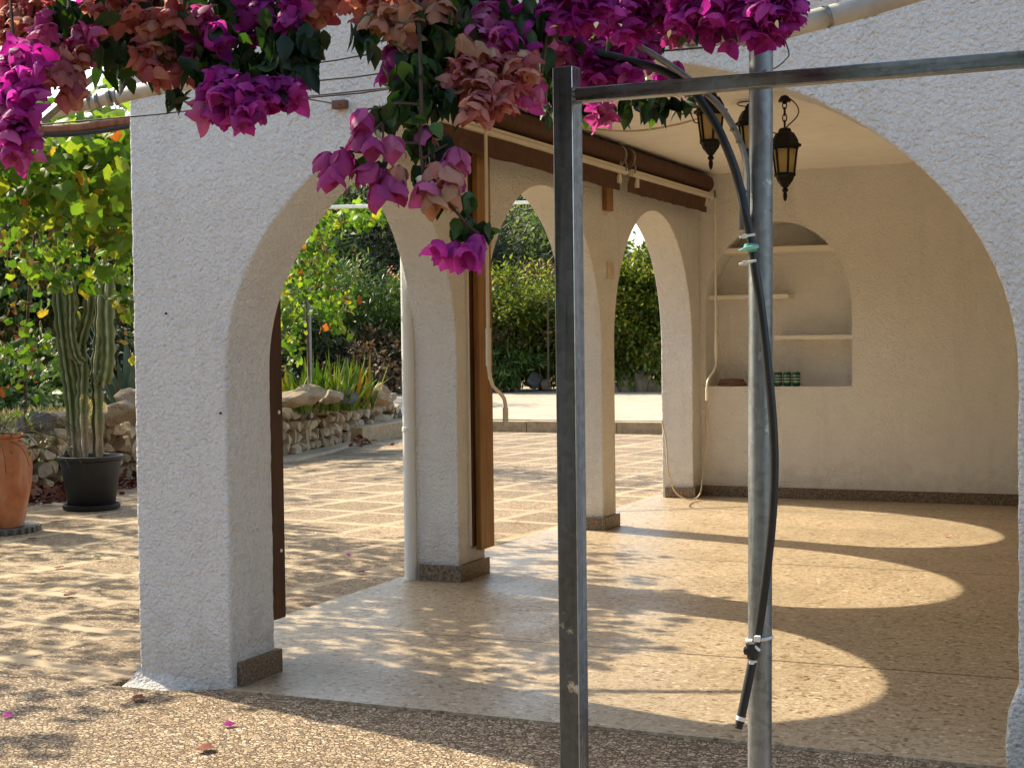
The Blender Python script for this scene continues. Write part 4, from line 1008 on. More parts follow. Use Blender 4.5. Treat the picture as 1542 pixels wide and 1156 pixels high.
for k, (px, py, s) in enumerate([(902, 588, (.2, .2, .22)), (921, 585, (.24, .2, .28)), (945, 586, (.27, .22, .30)), (967, 584, (.26, .22, .36)), (990, 586, (.25, .22, .30)), (1012, 588, (.24, .2, .26))]):
    p = at(px, py, 31.2); o = MB().add(*rock((0, 0, 0), s, 400+k, 3, 10)).build('edging_rock', M['boulder']); o.location = tuple(p)
    tag(o, ['rock mostly hidden by the third pier at the hedge foot', 'first rock right of the third pier under the hedge', 'second rock from the third pier under the hedge', 'tallest upright rock under the farthest side arch hedge', 'rock against the left edge of the farthest pier', 'rock hidden behind the farthest pier'][k], 'rock', 'rocks edging the far side of the track')
for k, (px, py, s) in enumerate([(752, 577, (.14, .14, .16)), (776, 580, (.17, .14, .2)), (803, 572, (.34, .2, .22)), (822, 580, (.12, .12, .14)), (600, 575, (.2, .2, .14))]):
    p = at(px, py, 32); o = MB().add(*rock((0, 0, 0), s, 430+k, 3, 10)).build('edging_rock', M['boulder' if k != 2 else 'greyrock']); o.location = tuple(p)
    tag(o, ['small rock beside the crank rod at the track edge', 'pale rock in the middle of the second side arch', 'squarish dark rock right of centre in the second side arch', 'small rock next to the square post at the track edge', 'small rock beside the white drainpipe at the track edge'][k], 'rock', 'rocks edging the far side of the track')
lp = []
for _ in range(2600):
    s = R.uniform(-20, 9); p = Vector((-10.6, 31.05, 0))+Vector((-.927, .376, 0))*s; q = R.uniform(-.25, 1.3)
    lp.append((p.x+.376*q, p.y+.927*q, gz(p.x+.376*q, p.y+.927*q)+R.uniform(.05, .16)))
lp = np.array(lp)
tag(mesh_fast('leaf_litter', [scatter(T_SMALL, lp, rdirs(len(lp), 0, .3), RN.uniform(.06, .16, len(lp)))], M['dryleaf'], origin=lp[0]), 'brown leaf litter under the shrubs along the track', 'leaf litter', kind='stuff')
tag(MB().tube([tuple(at(752, 572, 31.9)), tuple(at(790, 510, 32.1)), tuple(at(812, 470, 32.3))], [.055, .05, .035], 10).build('leaning_trunk', M['bark'], smooth=True, origin=tuple(at(752, 572, 31.9))), 'grey trunk leaning to the right in the second side arch', 'trunk')
tag(MB().tube([tuple(at(826, 585, 31.0)), tuple(at(825, 440, 31.0))], .022, 8).build('thin_post', M['bark'], smooth=True, origin=tuple(at(826, 585, 31.0))), 'thin grey post among the bushes beside the square steel post', 'post')
# red dead leaves against the wall foot
lp = []
for (x0, y0, x1, y1, n) in ((-8.78, 9.0, -8.95, 11.2, 420), (-8.86, 11.2, -8.80, 13.2, 260), (-9.15, 16.0, -9.35, 16.5, 22)):
    for _ in range(n):
        t = R.random(); d = abs(R.gauss(0, .16)); lp.append((x0+(x1-x0)*t+d, y0+(y1-y0)*t, PZ+.012+R.random()*max(0, .10-.22*d)))
lp = np.array(lp)
tag(mesh_fast('dead_leaves', [scatter(T_GRAPE, lp, rdirs(len(lp), 0, .5), RN.uniform(.07, .13, len(lp)))], M['litter'], origin=lp[0]), 'drift of dark red dead leaves along the foot of the stone wall', 'dead leaves', kind='stuff')

# ------------------------------------------------------------------ pots, cactus, urn, agave, iris
pb = ground_at(138, 766, PZ)
pot = empty('potted_cactus', tuple(pb), 'tall columnar cactus growing in a black plastic pot by the stone wall', 'cactus')
Z = np.array([0, 0, 1.0])
MB().lathe([(.17, .012), (.182, .02), (.235, .385), (.252, .39), (.258, .40), (.258, .425), (.245, .43), (.232, .42), (.225, .36)], tuple(pb), 40).build('pot', M['blackpot'], pot, smooth=True)
MB().lathe([(.20, 0), (.222, .01), (.226, .042), (.214, .044), (.205, .02)], tuple(pb), 40).build('saucer', M['blackpot'], pot, smooth=True)
MB().lathe([(.23, .35), (.228, .375), (.12, .385), (.01, .388)], tuple(pb), 30).build('soil', M['soil'], pot, smooth=True)
def cactus_mat():
    t = NT('cactus_skin'); c = t.coord(); s = t.n('SeparateXYZ'); t.l(c, s.inputs[0])
    n = t.noise(c, 9, 4, .6); n2 = t.noise(c, 40, 4, .7)
    g = t.ramp(n.outputs[0], [(.3, (.04, .07, .022)), (.55, (.075, .115, .035)), (.75, (.14, .18, .06))])
    cork = t.ramp(n2.outputs[0], [(.3, (.17, .12, .09)), (.7, (.34, .27, .21))])
    hz = t.math('ADD', s.outputs[2], t.math('MULTIPLY', t.math('SUBTRACT', n.outputs[0], .5), 1.0))
    f = t.ramp(hz, [(.50, 1.0), (.78, 0.0)])
    ge = t.n('NewGeometry'); pk = t.ramp(ge.outputs['Pointiness'], [(.51, 0.0), (.58, .55)])
    t.set(color=t.mix(pk.outputs[0], t.mix(f.outputs[0], g.outputs[0], cork.outputs[0]), (.33, .32, .18)), rough=.6, normal=t.bump(n2.outputs[0], .4, .006)); return t.m
M['cactus'] = cactus_mat()
M['cactusrib'] = mat_simple('pale_cactus_edge', (.30, .30, .17), .7, var=.3, scale=50)
def column(pts, r0, ribs=5, ph=0.):
    P = smooth_path(pts, 14); b = MB(); k = len(P); n = ribs*6; V = []
    for i, p in enumerate(P):
        t = (P[min(i+1, k-1)]-P[max(i-1, 0)]).normalized(); u = Vector((1, 0, 0)); u = (u-t*u.dot(t)).normalized(); v = t.cross(u)
        s = i/(k-1); s_end = min(1, (1-s)*9)**.5*min(1, .62+s*4)
        for j in range(n):
            a = 2*math.pi*j/n+ph; q = (.5+.5*math.cos(ribs*(a-ph)))**1.4
            rr = r0*s_end*(.42+.58*q*(1+.26*math.sin(i*1.05+ph)))
            V.append(p+u*rr*math.cos(a)+v*rr*math.sin(a))
    F = [(i*n+j, i*n+(j+1) % n, (i+1)*n+(j+1) % n, (i+1)*n+j) for i in range(k-1) for j in range(n)]
    F.append(tuple(reversed(range(n)))); F.append(tuple((k-1)*n+j for j in range(n)))
    return b.add(V, F)
Dp = float(-(RM.T@(pb-C0))[2])
for pts, r, ribs in [([(124, 694, 0), (121, 600, 0), (112, 540, -.05), (108, 480, -.05), (106, 422, -.05)], .062, 5), ([(128, 694, -.1), (124, 620, -.08), (126, 560, -.06), (122, 520, -.05), (134, 470, -.05), (136, 412, -.05)], .058, 5), ([(148, 694, 0), (147, 600, 0), (145, 560, .02), (150, 500, .03), (152, 430, .03)], .058, 4), ([(148, 575, -.05), (158, 570, -.12), (163, 530, -.15), (161, 470, -.14), (164, 395, -.14)], .066, 4), ([(112, 694, .12), (106, 600, .12), (98, 540, .12), (90, 470, .12), (84, 398, .12)], .058, 5), ([(146, 545, .1), (158, 490, .1), (152, 440, .12), (156, 390, .12)], .052, 4), ([(126, 545, -.1), (114, 535, -.15), (107, 500, -.16), (106, 455, -.15), (104, 430, -.15)], .05, 5)]:
    column([tuple(at(x, y, Dp+d)) for x, y, d in pts], r*.86, ribs, R.uniform(0, 6)).build('stem', M['cactus'], pot, smooth=True)
ub = ground_at(-6, 800, PZ)
urn = empty('terracotta_urn', tuple(ub), 'tall terracotta urn standing on a grey tray at the far left', 'urn')
MB().lathe([(.16, .03), (.19, .04), (.215, .16), (.245, .32), (.258, .44), (.25, .53), (.215, .605), (.19, .625), (.185, .66), (.20, .67), (.20, .69), (.175, .69), (.165, .63)], tuple(ub), 48).build('body', M['terracotta'], urn, smooth=True)
MB().lathe([(.17, .60), (.17, .635), (.01, .64)], tuple(ub), 24).build('soil', M['soil'], urn, smooth=True)
b = MB()
for k in range(26):
    a = R.uniform(-1.2, .9); p = np.array(ub)+Z*.64+np.array([math.cos(a)*.1, math.sin(a)*.1, 0]); L = R.uniform(.15, .42)
    d = np.array([math.cos(a), math.sin(a), R.uniform(.0, 1.0)]); b.tube(smooth_path([tuple(p), tuple(p+d*L*.5), tuple(p+d*L+np.array([0, 0, -.25*L])), tuple(p+d*L*1.3+np.array([0, 0, -.75*L]))], 3), .003, 4)
b.build('twigs', M['bark'], urn)
P = np.array(ub)+Z*.72+RN.normal(0, 1, (260, 3))*np.array([.22, .2, .12])
mesh_fast('foliage', [scatter(T_SMALL, P, rdirs(len(P), -.3), RN.uniform(.03, .065, len(P)))], M['bush'], urn)
b = MB().lathe([(.27, 0), (.285, .01), (.285, .04), (.265, .045), (.16, .028)], tuple(ub), 40)
for k in range(30):
    a = 2*math.pi*k/30; c = np.array(ub)+np.array([.29*math.cos(a), .29*math.sin(a), .012]); b.box(tuple(c-.014), tuple(c+np.array([.014, .014, .026])))
tag(b.build('plant_tray', mat_simple('grey_plastic_tray', (.10, .10, .095), .6), smooth=True, origin=tuple(ub)), 'grey notched plastic tray under the terracotta urn', 'tray')
p = at(4, 733, 10.55)
tag(mesh_fast('red_blossom', [scatter(T_OVATE, np.tile(p, (7, 1)), rdirs(7), np.full(7, .035))], mat_leaf('red_petal', [(0, (.55, .02, .03)), (1, (.65, .05, .05))], .3), origin=p), 'small red blossom in front of the terracotta urn', 'blossom')
def blades(name, label, cat, base, n, L, wd, spread, mat, part='leaves', cyl=0, droop=.4, up=1.0):
    o = empty(name, base, label, cat); b = MB()
    for k in range(n):
        a = 2*math.pi*(k*.618 % 1); e = R.uniform(*spread); l = L*R.uniform(.65, 1.1)
        d = np.array([math.cos(a)*math.sin(e), math.sin(a)*math.sin(e), math.cos(e)]); s = np.array([-math.sin(a), math.cos(a), 0]); V = []
        o0 = np.array(base)+np.array([R.uniform(-1, 1), R.uniform(-1, 1), 0])*cyl
        m = 8; th = wd*.16
        for i in range(m+1):
            t = i/m; c = o0+d*l*t+np.array([0, 0, -droop*l*t*t*math.sin(e)]); hw = wd*(.62+1.1*t-.1)*(1-t)**.8 if cyl == 0 else wd*min(1, .6+t)*(1-t**2.5)
            hw = max(hw, .002); nn = np.cross(s, d)
            V += [tuple(c-s*hw+nn*hw*.35), tuple(c-nn*th*(1-t)), tuple(c+s*hw+nn*hw*.35), tuple(c+nn*th*.3*(1-t))]
        F = [(i*4+j, i*4+(j+1) % 4, (i+1)*4+(j+1) % 4, (i+1)*4+j) for i in range(m) for j in range(4)]+[(3, 2, 1, 0)]
        b.add(V, F)
    b.build(part, M[mat], o, smooth=True); return o
a = at(192, 610, 15.2); blades('agave', 'blue green agave on the raised bed beside the white wall edge', 'agave', (a[0], a[1], .5), 26, .95, .065, (.1, 1.35), 'agave', droop=-.12)
for (x, D, lab) in ((500, 17.9, 'yellow green iris clump behind the boulders in the nearest side arch'), (452, 17.3, 'smaller iris clump next to the dark brown board')):
    a = at(x, 590, D); blades('iris_clump', lab, 'iris', (a[0], a[1], .46), 190 if x == 500 else 90,   .70 if x == 500 else .55, .028, (.03, .85), 'iris', cyl=.42 if x == 500 else .24, droop=.3)
a = at(467, 590, 17.2); gp0 = (a[0], a[1], .4)
po = empty('pergola_post', gp0, 'slim grey steel post standing in the raised bed under the grape vine', 'post')
MB().tube([gp0, tuple(at(465, 480, 17.2)), tuple(at(462, 300, 17.2))], .028, 12).build('tube', M['strap'], po, smooth=True)

# ------------------------------------------------------------------ grape vines
def vine(name, label, leaves, dry, stem_pts, group='grape vines on the pergola', size=.145):
    base = stem_pts[0][0]; o = empty(name, base, label, 'grape vine', group)
    b = MB()
    for st in stem_pts:
        P = smooth_path([tuple(p) for p in st], 5); b.tube(P, [.016*(1-.6*i/len(P)) for i in range(len(P))], 7)
    b.build('stems', M['bark'], o, smooth=True)
    d = RN.normal(0, .55, (len(leaves), 3)); d[:, 2] -= .55
    mesh_fast('leaves', [scatter(T_GRAPE, leaves, d, size*RN.uniform(.55, 1.15, len(leaves)), RN.normal(0, 1.0, len(leaves)))], M['grape'], o)
    if dry is not None and len(dry):
        d = RN.normal(0, .6, (len(dry), 3)); d[:, 2] -= .7
        mesh_fast('withered_leaves', [scatter(T_GRAPE, dry, d, size*.6*RN.uniform(.5, 1.1, len(dry)), RN.normal(0, 1.2, len(dry)))], M['grapedry'], o)
    return o
def blob(specs):
    out = []
    for (px, py, D, rx, ry, rd, n) in specs:
        q = RN.normal(0, .5, (n, 3))
        for a in q: out.append(at(px+a[0]*rx, py+a[1]*ry, D+a[2]*rd))
    return np.array(out)
# vine canopy left of the porch: it throws the dappled shade
def canopy(x0, x1, y0, y1, z, n, cov=.5, seed=0):
    P = []
    while len(P) < n:
        x = R.uniform(x0, x1); y = R.uniform(y0, y1)
        f = noise.noise(Vector((x*1.1+seed, y*1.1, .3)))+.55*noise.noise(Vector((x*2.7, y*2.7+seed, 1.3)))
        if f > cov-.5+R.uniform(-.12, .12): P.append((x, y, z+R.gauss(0, .10)))
    return np.array(P)
cA = np.concatenate([canopy(-12.6, -5.6, 5.3, 9.6, 2.42, 2500, .40, 3), canopy(-7.4, -5.05, 5.4, 8.0, 2.40, 1150, -.4, 5), canopy(-11, -6.3, 4.3, 5.4, 2.42, 420, .42, 8)])
hang = blob([(95, 240, 9.3, 60, 45, 1.0, 230), (150, 260, 9.0, 60, 60, 1.0, 260), (190, 230, 8.6, 30, 60, .8, 150), (110, 300, 9.4, 90, 50, 1.2, 150), (60, 210, 9.6, 60, 40, 1.0, 90), (185, 330, 9.6, 40, 60, 1.0, 80), (130, 165, 9.2, 60, 25, 1.0, 60), (125, 405, 11.2, 60, 26, .6, 55), (70, 380, 11.0, 50, 40, .8, 40), (40, 160, 10, 60, 40, 1.0, 50)])
hdry = blob([(70, 330, 10.5, 100, 60, 1.5, 80), (150, 350, 10.2, 70, 50, 1.2, 60), (20, 360, 10.8, 50, 80, 1.2, 40), (150, 300, 10, 60, 40, 1.0, 40), (200, 450, 11, 25, 60, .8, 40), (30, 470, 12, 40, 70, 1, 25), (60, 540, 12.6, 60, 50, 1, 20)])
hang2 = blob([(60, 520, 12.8, 70, 60, 1.0, 35), (100, 450, 12.9, 60, 60, .8, 25), (20, 540, 12.5, 40, 60, .8, 25), (190, 420, 10.6, 22, 70, .6, 60), (30, 400, 12, 60, 60, 1, 20)])
va = at(40, 660, 13.0); va = (va[0], va[1], .45)
vine('grape_vine', 'large grape vine spread over the pergola left of the white facade', np.concatenate([cA, hang, hang2]), hdry,
     [[va, at(38, 560, 12.8), at(45, 430, 12.3), at(60, 300, 11.5), at(90, 200, 10)], [at(45, 430, 12.3), at(100, 330, 11), at(160, 280, 10), at(220, 210, 9)], [at(60, 300, 11.5), at(20, 250, 10.8), at(-40, 200, 10)], [at(90, 200, 10), (-9, 7, 2.4), (-8, 5.5, 2.42)], [at(90, 200, 10), (-7.4, 8, 2.42), (-6, 6.5, 2.42)], [(-9, 7, 2.4), (-11, 6, 2.42), (-12.4, 7, 2.4)]])
cB = canopy(-13.2, -9.4, 9.6, 15.2, 2.45, 700, .5, 9)
hB = blob([(520, 322, 15.5, 70, 20, 1.0, 150), (575, 318, 15.8, 50, 14, .8, 80), (470, 335, 15.6, 50, 30, 1.0, 110), (450, 400, 16, 40, 60, 1.0, 150), (485, 425, 16.3, 30, 55, .8, 110), (435, 460, 16, 30, 50, .8, 90), (505, 470, 16.4, 22, 25, .6, 40), (480, 370, 16, 30, 30, .8, 70), (530, 440, 16.4, 14, 24, .5, 22), (440, 520, 16.2, 16, 40, .5, 30), (515, 498, 16.5, 12, 14, .4, 14)])
hBd = blob([(470, 380, 16.1, 40, 40, .8, 80), (485, 400, 16.2, 16, 40, .6, 50), (440, 500, 16.2, 20, 40, .5, 30)])
vine('grape_vine', 'grape vine hanging round the slim grey post in the nearest side arch', np.concatenate([cB, hB]), hBd,
     [[gp0, at(463, 500, 17.1), at(460, 420, 16.6), at(470, 340, 16), at(540, 318, 15.6)], [at(460, 420, 16.6), at(440, 380, 16), at(420, 330, 15.5)], [at(470, 340, 16), (-10.6, 14, 2.45), (-10.2, 11, 2.45)]], size=.125)

# ------------------------------------------------------------------ bougainvillea
BG = empty('bougainvillea', (-3.9, 2.2, PZ), 'bougainvillea with magenta and faded salmon bracts trailing over the wires at the top', 'bougainvillea')
def florets(centers, axes, size, op=.38):
    """three cupped bracts round each axis"""
    n = len(centers); A = np.asarray(axes, float); A /= np.linalg.norm(A, axis=1, keepdims=True)
    ref = rdirs(n); u = np.cross(A, ref); u /= np.linalg.norm(u, axis=1, keepdims=True); v = np.cross(A, u)
    pos = []; rm = []; sz = []
    for k in range(3):
        a = 2*math.pi*k/3+RN.normal(0, .18, n); r = u*np.cos(a)[:, None]+v*np.sin(a)[:, None]
        o = (op+RN.normal(0, .14, n))[:, None]
        x = A*np.cos(o)+r*np.sin(o); zc = r*np.cos(o)-A*np.sin(o); y = np.cross(zc, x)
        pos.append(centers+r*.004); rm.append(np.stack([x, y, zc], axis=2)); sz.append(size*RN.uniform(.85, 1.15, n))
    pos = np.concatenate(pos); rm = np.concatenate(rm); sz = np.concatenate(sz)
    V, F = T_BRACT
    W = np.einsum('nij,kj->nki', rm, V)*sz[:, None, None]+pos[:, None, :]
    W = W+RN.normal(0, .0006, W.shape)
    return W.reshape(-1, 3), F, len(pos), len(V)
MAG, PNK, SAL, PAL = 'mag', 'pink', 'sal', 'pale'
# px, py, depth, radius px (x, y), number of florets, colour, bract length
FC = [(20, 120, 2.75, 45, 55, 26, MAG), (28, 190, 2.7, 35, 50, 24, MAG), (25, 235, 2.72, 34, 28, 12, PNK), (15, 150, 2.9, 25, 60, 14, PNK),
      (35, 50, 2.95, 45, 40, 18, SAL), (15, 15, 3.0, 50, 40, 16, SAL), (50, 100, 2.9, 45, 40, 14, SAL), (95, 110, 2.85, 34, 30, 16, SAL), (70, 85, 2.95, 30, 25, 8, PNK), (105, 140, 2.85, 20, 16, 7, SAL), (50, 40, 3.05, 40, 25, 7, PAL),
      (145, 45, 3.2, 26, 26, 14, MAG), (155, 60, 3.1, 20, 16, 6, PNK), (90, 20, 3.1, 60, 30, 12, SAL), (150, 10, 3.15, 60, 24, 12, SAL), (190, 88, 3.1, 35, 16, 9, PNK), (120, 25, 3.3, 80, 40, 10, MAG),
      (235, 90, 2.9, 34, 45, 22, SAL), (255, 50, 2.95, 34, 30, 14, SAL), (275, 115, 2.9, 22, 24, 9, SAL), (215, 55, 3.0, 28, 30, 9, PNK), (285, 90, 2.9, 25, 20, 8, PNK), (240, 15, 3.05, 60, 26, 14, SAL),
      (330, 130, 2.75, 32, 24, 12, MAG), (355, 150, 2.72, 40, 26, 18, MAG), (375, 175, 2.7, 32, 18, 12, MAG), (345, 175, 2.72, 26, 22, 10, MAG), (400, 150, 2.75, 24, 22, 9, MAG), (320, 165, 2.75, 22, 16, 6, PNK), (430, 145, 2.75, 24, 20, 6, MAG), (445, 132, 2.75, 12, 12, 3, MAG),
      (375, 20, 2.86, 40, 26, 12, MAG), (388, 45, 2.84, 20, 30, 6, MAG), (300, 40, 2.88, 22, 20, 5, PNK), (325, 70, 2.8, 16, 14, 5, MAG), (265, 30, 2.86, 40, 26, 9, SAL), (180, 30, 2.9, 40, 26, 9, SAL), (125, 70, 2.86, 26, 20, 6, PNK), (60, 60, 2.85, 40, 30, 8, PNK), (438, 30, 2.78, 14, 30, 6, MAG), (470, 22, 2.95, 20, 20, 6, SAL), (340, 12, 3.1, 30, 16, 7, PNK), (505, 4, 2.9, 36, 18, 14, SAL), (530, 8, 2.9, 26, 14, 8, SAL),
      (590, 40, 2.7, 42, 36, 20, PAL), (615, 70, 2.7, 24, 24, 9, PAL), (560, 20, 2.8, 34, 30, 10, SAL), (630, 20, 2.85, 46, 26, 14, SAL), (595, 105, 2.7, 14, 16, 4, MAG), (590, 90, 2.72, 10, 10, 2, MAG),
      (660, 30, 2.7, 20, 30, 5, PAL), (720, 35, 2.75, 34, 26, 9, PNK), (745, 75, 2.7, 34, 30, 10, PNK), (775, 75, 2.72, 28, 28, 8, MAG), (710, 85, 2.65, 14, 18, 3, PAL), (735, 20, 2.85, 40, 24, 10, MAG),
      (705, 130, 2.65, 40, 36, 30, SAL), (740, 155, 2.62, 28, 26, 16, SAL), (775, 120, 2.68, 40, 34, 22, SAL), (720, 165, 2.6, 26, 20, 10, SAL), (700, 105, 2.7, 26, 22, 8, PAL), (790, 140, 2.7, 30, 24, 12, PNK), (755, 95, 2.75, 40, 26, 10, SAL),
      (815, 60, 2.7, 34, 34, 14, PNK), (835, 25, 2.75, 46, 30, 18, MAG), (880, 20, 2.75, 46, 34, 24, MAG), (870, 60, 2.8, 40, 26, 14, MAG), (925, 30, 2.85, 40, 34, 18, MAG), (930, 85, 2.85, 36, 34, 20, MAG), (895, 110, 2.75, 34, 34, 18, MAG), (930, 125, 2.72, 30, 22, 12, MAG), (900, 135, 2.75, 22, 16, 6, MAG), (965, 70, 2.9, 28, 36, 18, MAG), (960, 30, 2.9, 36, 36, 18, MAG), (905, 172, 2.9, 20, 14, 7, PNK), (990, 20, 2.9, 40, 28, 18, MAG), (830, 80, 2.75, 26, 28, 7, PNK),
      (1040, 20, 2.8, 44, 26, 20, MAG), (1070, 45, 2.8, 30, 26, 12, MAG), (1100, 20, 2.75, 46, 26, 22, MAG), (1150, 22, 2.7, 44, 26, 22, MAG), (1165, 48, 2.7, 28, 18, 10, MAG), (1140, 50, 2.72, 30, 16, 9, MAG), (1190, 20, 2.7, 20, 22, 9, MAG), (1020, 50, 2.9, 24, 22, 8, PNK), (1015, 118, 2.95, 22, 14, 4, MAG)]
# unseen mass above the frame, which shades the flowers below
for _ in range(26):
    FC.append((R.uniform(0, 1150), R.uniform(-190, -40), R.uniform(2.7, 3.5), 60, 40, 16, R.choice([MAG, SAL, PNK])))
mass = []
for (px, py, D, rx, ry, n, kind) in FC:
    n = int(n*1.45) if n > 4 else n
    if 812 < px < 1060 and py > 58: D += .45
    q = np.clip(RN.normal(0, .55, (n, 3)), -.95, .95); c = []
    for a in q: c.append(at(px+a[0]*rx, py+a[1]*ry, D+a[2]*max(rx, ry)*.8*D/FPX))
    c = np.array(c); cen = at(px, py-ry*.6, D)
    ax = (c-cen)/(np.linalg.norm(c-cen, axis=1, keepdims=True)+1e-6)*.75+np.array([0, 0, -.55])+RN.normal(0, .5, (n, 3))
    ln = .031 if n > 8 else .036; 
    if py < -35: mass.append((c-ax*.02, ax)); continue
    if n <= 4:
        for k in range(n): mesh_fast('flower', [florets(c[k:k+1]-ax[k:k+1]*.02, ax[k:k+1]*.5+np.array([[0, 0, -.6]]), .045, .1)], M[kind], BG, smooth=True)
        continue
    o = mesh_fast('flower_cluster', [florets(c-ax*.02, ax, ln)], M[kind], BG, smooth=True)
    if kind in ('sal', 'pale', 'pink'): o['label'] = {'sal': 'faded salmon flower cluster', 'pale': 'withered peach flower cluster', 'pink': 'pink flower cluster'}[kind]
# the trailing spray: single hanging bells (px, py of the base, depth)
BELLS = {'dusk': [(544, 164, 2.55), (545, 194, 2.55), (559, 206, 2.53), (516, 224, 2.55), (495, 228, 2.56), (500, 250, 2.54), (512, 246, 2.56), (549, 246, 2.55), (569, 246, 2.54), (586, 262, 2.54), (566, 277, 2.53), (594, 270, 2.55), (578, 252, 2.57), (593, 92, 2.7), (598, 112, 2.7)],
         'pink': [(588, 202, 2.55), (684, 220, 2.58), (695, 226, 2.59), (684, 252, 2.57), (690, 262, 2.57), (654, 278, 2.55), (677, 240, 2.58), (632, 190, 2.61)],
         'pale': [(646, 288, 2.54), (678, 275, 2.55)], 'sal': [(602, 248, 2.55), (659, 243, 2.56), (672, 250, 2.56), (648, 205, 2.6)],
         'mag': [(668, 363, 2.55), (682, 372, 2.56), (697, 373, 2.54), (708, 362, 2.55), (718, 350, 2.56), (722, 366, 2.55), (690, 362, 2.57)]}
for kind, L in BELLS.items():
    c = np.array([at(*q) for q in L]); n = len(c); ax = np.tile(np.array([0, 0, -1.0]), (n, 1))+RN.normal(0, .28, (n, 3))
    for k in range(n):
        o = mesh_fast('flower', [florets(c[k:k+1], ax[k:k+1], .047, .05)], M[kind], BG, smooth=True)
        o['label'] = {'dusk': 'dusky purple hanging flower', 'pink': 'pink hanging flower', 'pale': 'peach hanging flower', 'sal': 'salmon hanging flower', 'mag': 'magenta flower at the tip of the spray'}[kind]
tag(mesh_fast('flower_mass', [florets(np.concatenate([a for a, _ in mass]), np.concatenate([b_ for _, b_ in mass]), .038)], M['mag'], BG, smooth=True), kind='stuff')
LC = [(90, 60, 2.95, 70, 40, 60), (180, 50, 2.95, 60, 40, 45), (200, 100, 3.0, 40, 26, 20), (150, 85, 3.0, 40, 30, 18), (300, 50, 2.9, 60, 45, 50), (330, 85, 2.85, 50, 40, 40), (300, 30, 3.0, 60, 40, 36), (395, 80, 2.8, 50, 40, 42), (420, 100, 2.75, 36, 34, 40), (455, 75, 2.75, 36, 26, 34), (425, 55, 2.85, 40, 30, 40), (440, 125, 2.72, 20, 18, 10), (385, 125, 2.76, 40, 18, 20), (330, 115, 2.8, 40, 26, 30), (60, 20, 3.0, 60, 30, 34), (220, 20, 3.0, 60, 30, 44), (400, 15, 3.0, 60, 26, 50), (270, 150, 2.85, 20, 12, 8), (20, 220, 2.72, 16, 20, 6),
      (545, 50, 2.65, 14, 26, 6), (560, 72, 2.65, 16, 14, 6), (620, 110, 2.65, 32, 40, 50), (645, 60, 2.7, 40, 40, 60), (640, 130, 2.62, 34, 30, 44), (670, 90, 2.66, 30, 40, 44), (655, 20, 2.8, 50, 30, 50), (690, 60, 2.66, 26, 36, 36), (660, 155, 2.6, 26, 20, 22), (610, 150, 2.6, 24, 14, 14), (700, 20, 2.8, 50, 26, 40), (585, 180, 2.56, 22, 14, 7), (615, 180, 2.57, 22, 12, 8), (800, 40, 2.72, 40, 40, 40), (815, 110, 2.72, 20, 44, 26), (850, 60, 2.75, 40, 30, 26), (870, 100, 2.8, 40, 30, 24), (900, 70, 2.9, 60, 40, 30), (905, 20, 2.9, 60, 30, 34), (830, 150, 2.75, 14, 26, 12), (955, 60, 2.95, 30, 30, 14),
      (930, 165, 2.95, 24, 12, 9), (985, 160, 2.95, 40, 14, 16), (1005, 165, 2.95, 20, 14, 7), (965, 140, 2.95, 40, 14, 14), (1030, 160, 2.95, 14, 12, 4), (880, 165, 2.95, 12, 12, 5), (1040, 20, 2.85, 50, 26, 20), (1010, 130, 2.97, 30, 10, 9), (1090, 35, 2.8, 30, 20, 10), (1035, 8, 2.85, 60, 20, 20), (1120, 15, 2.8, 60, 20, 14),
      (645, 225, 2.58, 22, 24, 14), (640, 265, 2.56, 20, 24, 12), (560, 250, 2.56, 20, 14, 5), (625, 215, 2.58, 20, 12, 6), (575, 182, 2.57, 20, 8, 5), (665, 300, 2.56, 16, 12, 4), (690, 345, 2.55, 14, 16, 5), (708, 350, 2.55, 14, 14, 5), (732, 362, 2.55, 10, 18, 3), (525, 262, 2.57, 12, 20, 4), (700, 312, 2.56, 12, 10, 3)]
for _ in range(30):
    LC.append((R.uniform(-30, 1200), R.uniform(-200, -25), R.uniform(2.7, 3.5), 70, 45, 60))
P = []
for (px, py, D, rx, ry, n) in LC:
    if 812 < px < 1060 and py > 58: D += .45
    for a in RN.normal(0, .55, (int(n*1.15)+1, 3)): P.append(at(px+a[0]*rx, py+a[1]*ry, D+.03+a[2]*max(rx, ry)*1.0*D/FPX))
P = np.array(P); d = RN.normal(0, .5, (len(P), 3)); d[:, 2] -= .9
mesh_fast('leaves', [scatter(T_OVATE, P-d/np.linalg.norm(d, axis=1, keepdims=True)*.025, d, .050*RN.uniform(.6, 1.25, len(P)), RN.normal(0, .9, len(P)))], M['bleaf'], BG, smooth=True)
b = MB()
def tw(pts, r=.0028):
    Pp = smooth_path([tuple(at(x, y, D)) for x, y, D in pts], 6); b.tube(Pp, [r*(1-.45*i/len(Pp)) for i in range(len(Pp))], 6)
tw([(625, -40, 2.75), (632, 60, 2.66), (634, 150, 2.6), (632, 200, 2.58), (636, 250, 2.57), (645, 285, 2.56), (680, 312, 2.56), (705, 340, 2.56), (722, 352, 2.56)], .0042)
tw([(633, 158, 2.6), (600, 156, 2.58), (575, 162, 2.57), (550, 165, 2.56)]); tw([(575, 185, 2.58), (560, 200, 2.56), (548, 215, 2.56)]); tw([(636, 215, 2.58), (600, 215, 2.57), (580, 210, 2.56)])
tw([(560, 230, 2.57), (530, 228, 2.57), (512, 222, 2.57)]); tw([(636, 240, 2.57), (665, 222, 2.59), (685, 215, 2.6)]); tw([(575, 185, 2.58), (577, 200, 2.57), (575, 215, 2.56)])
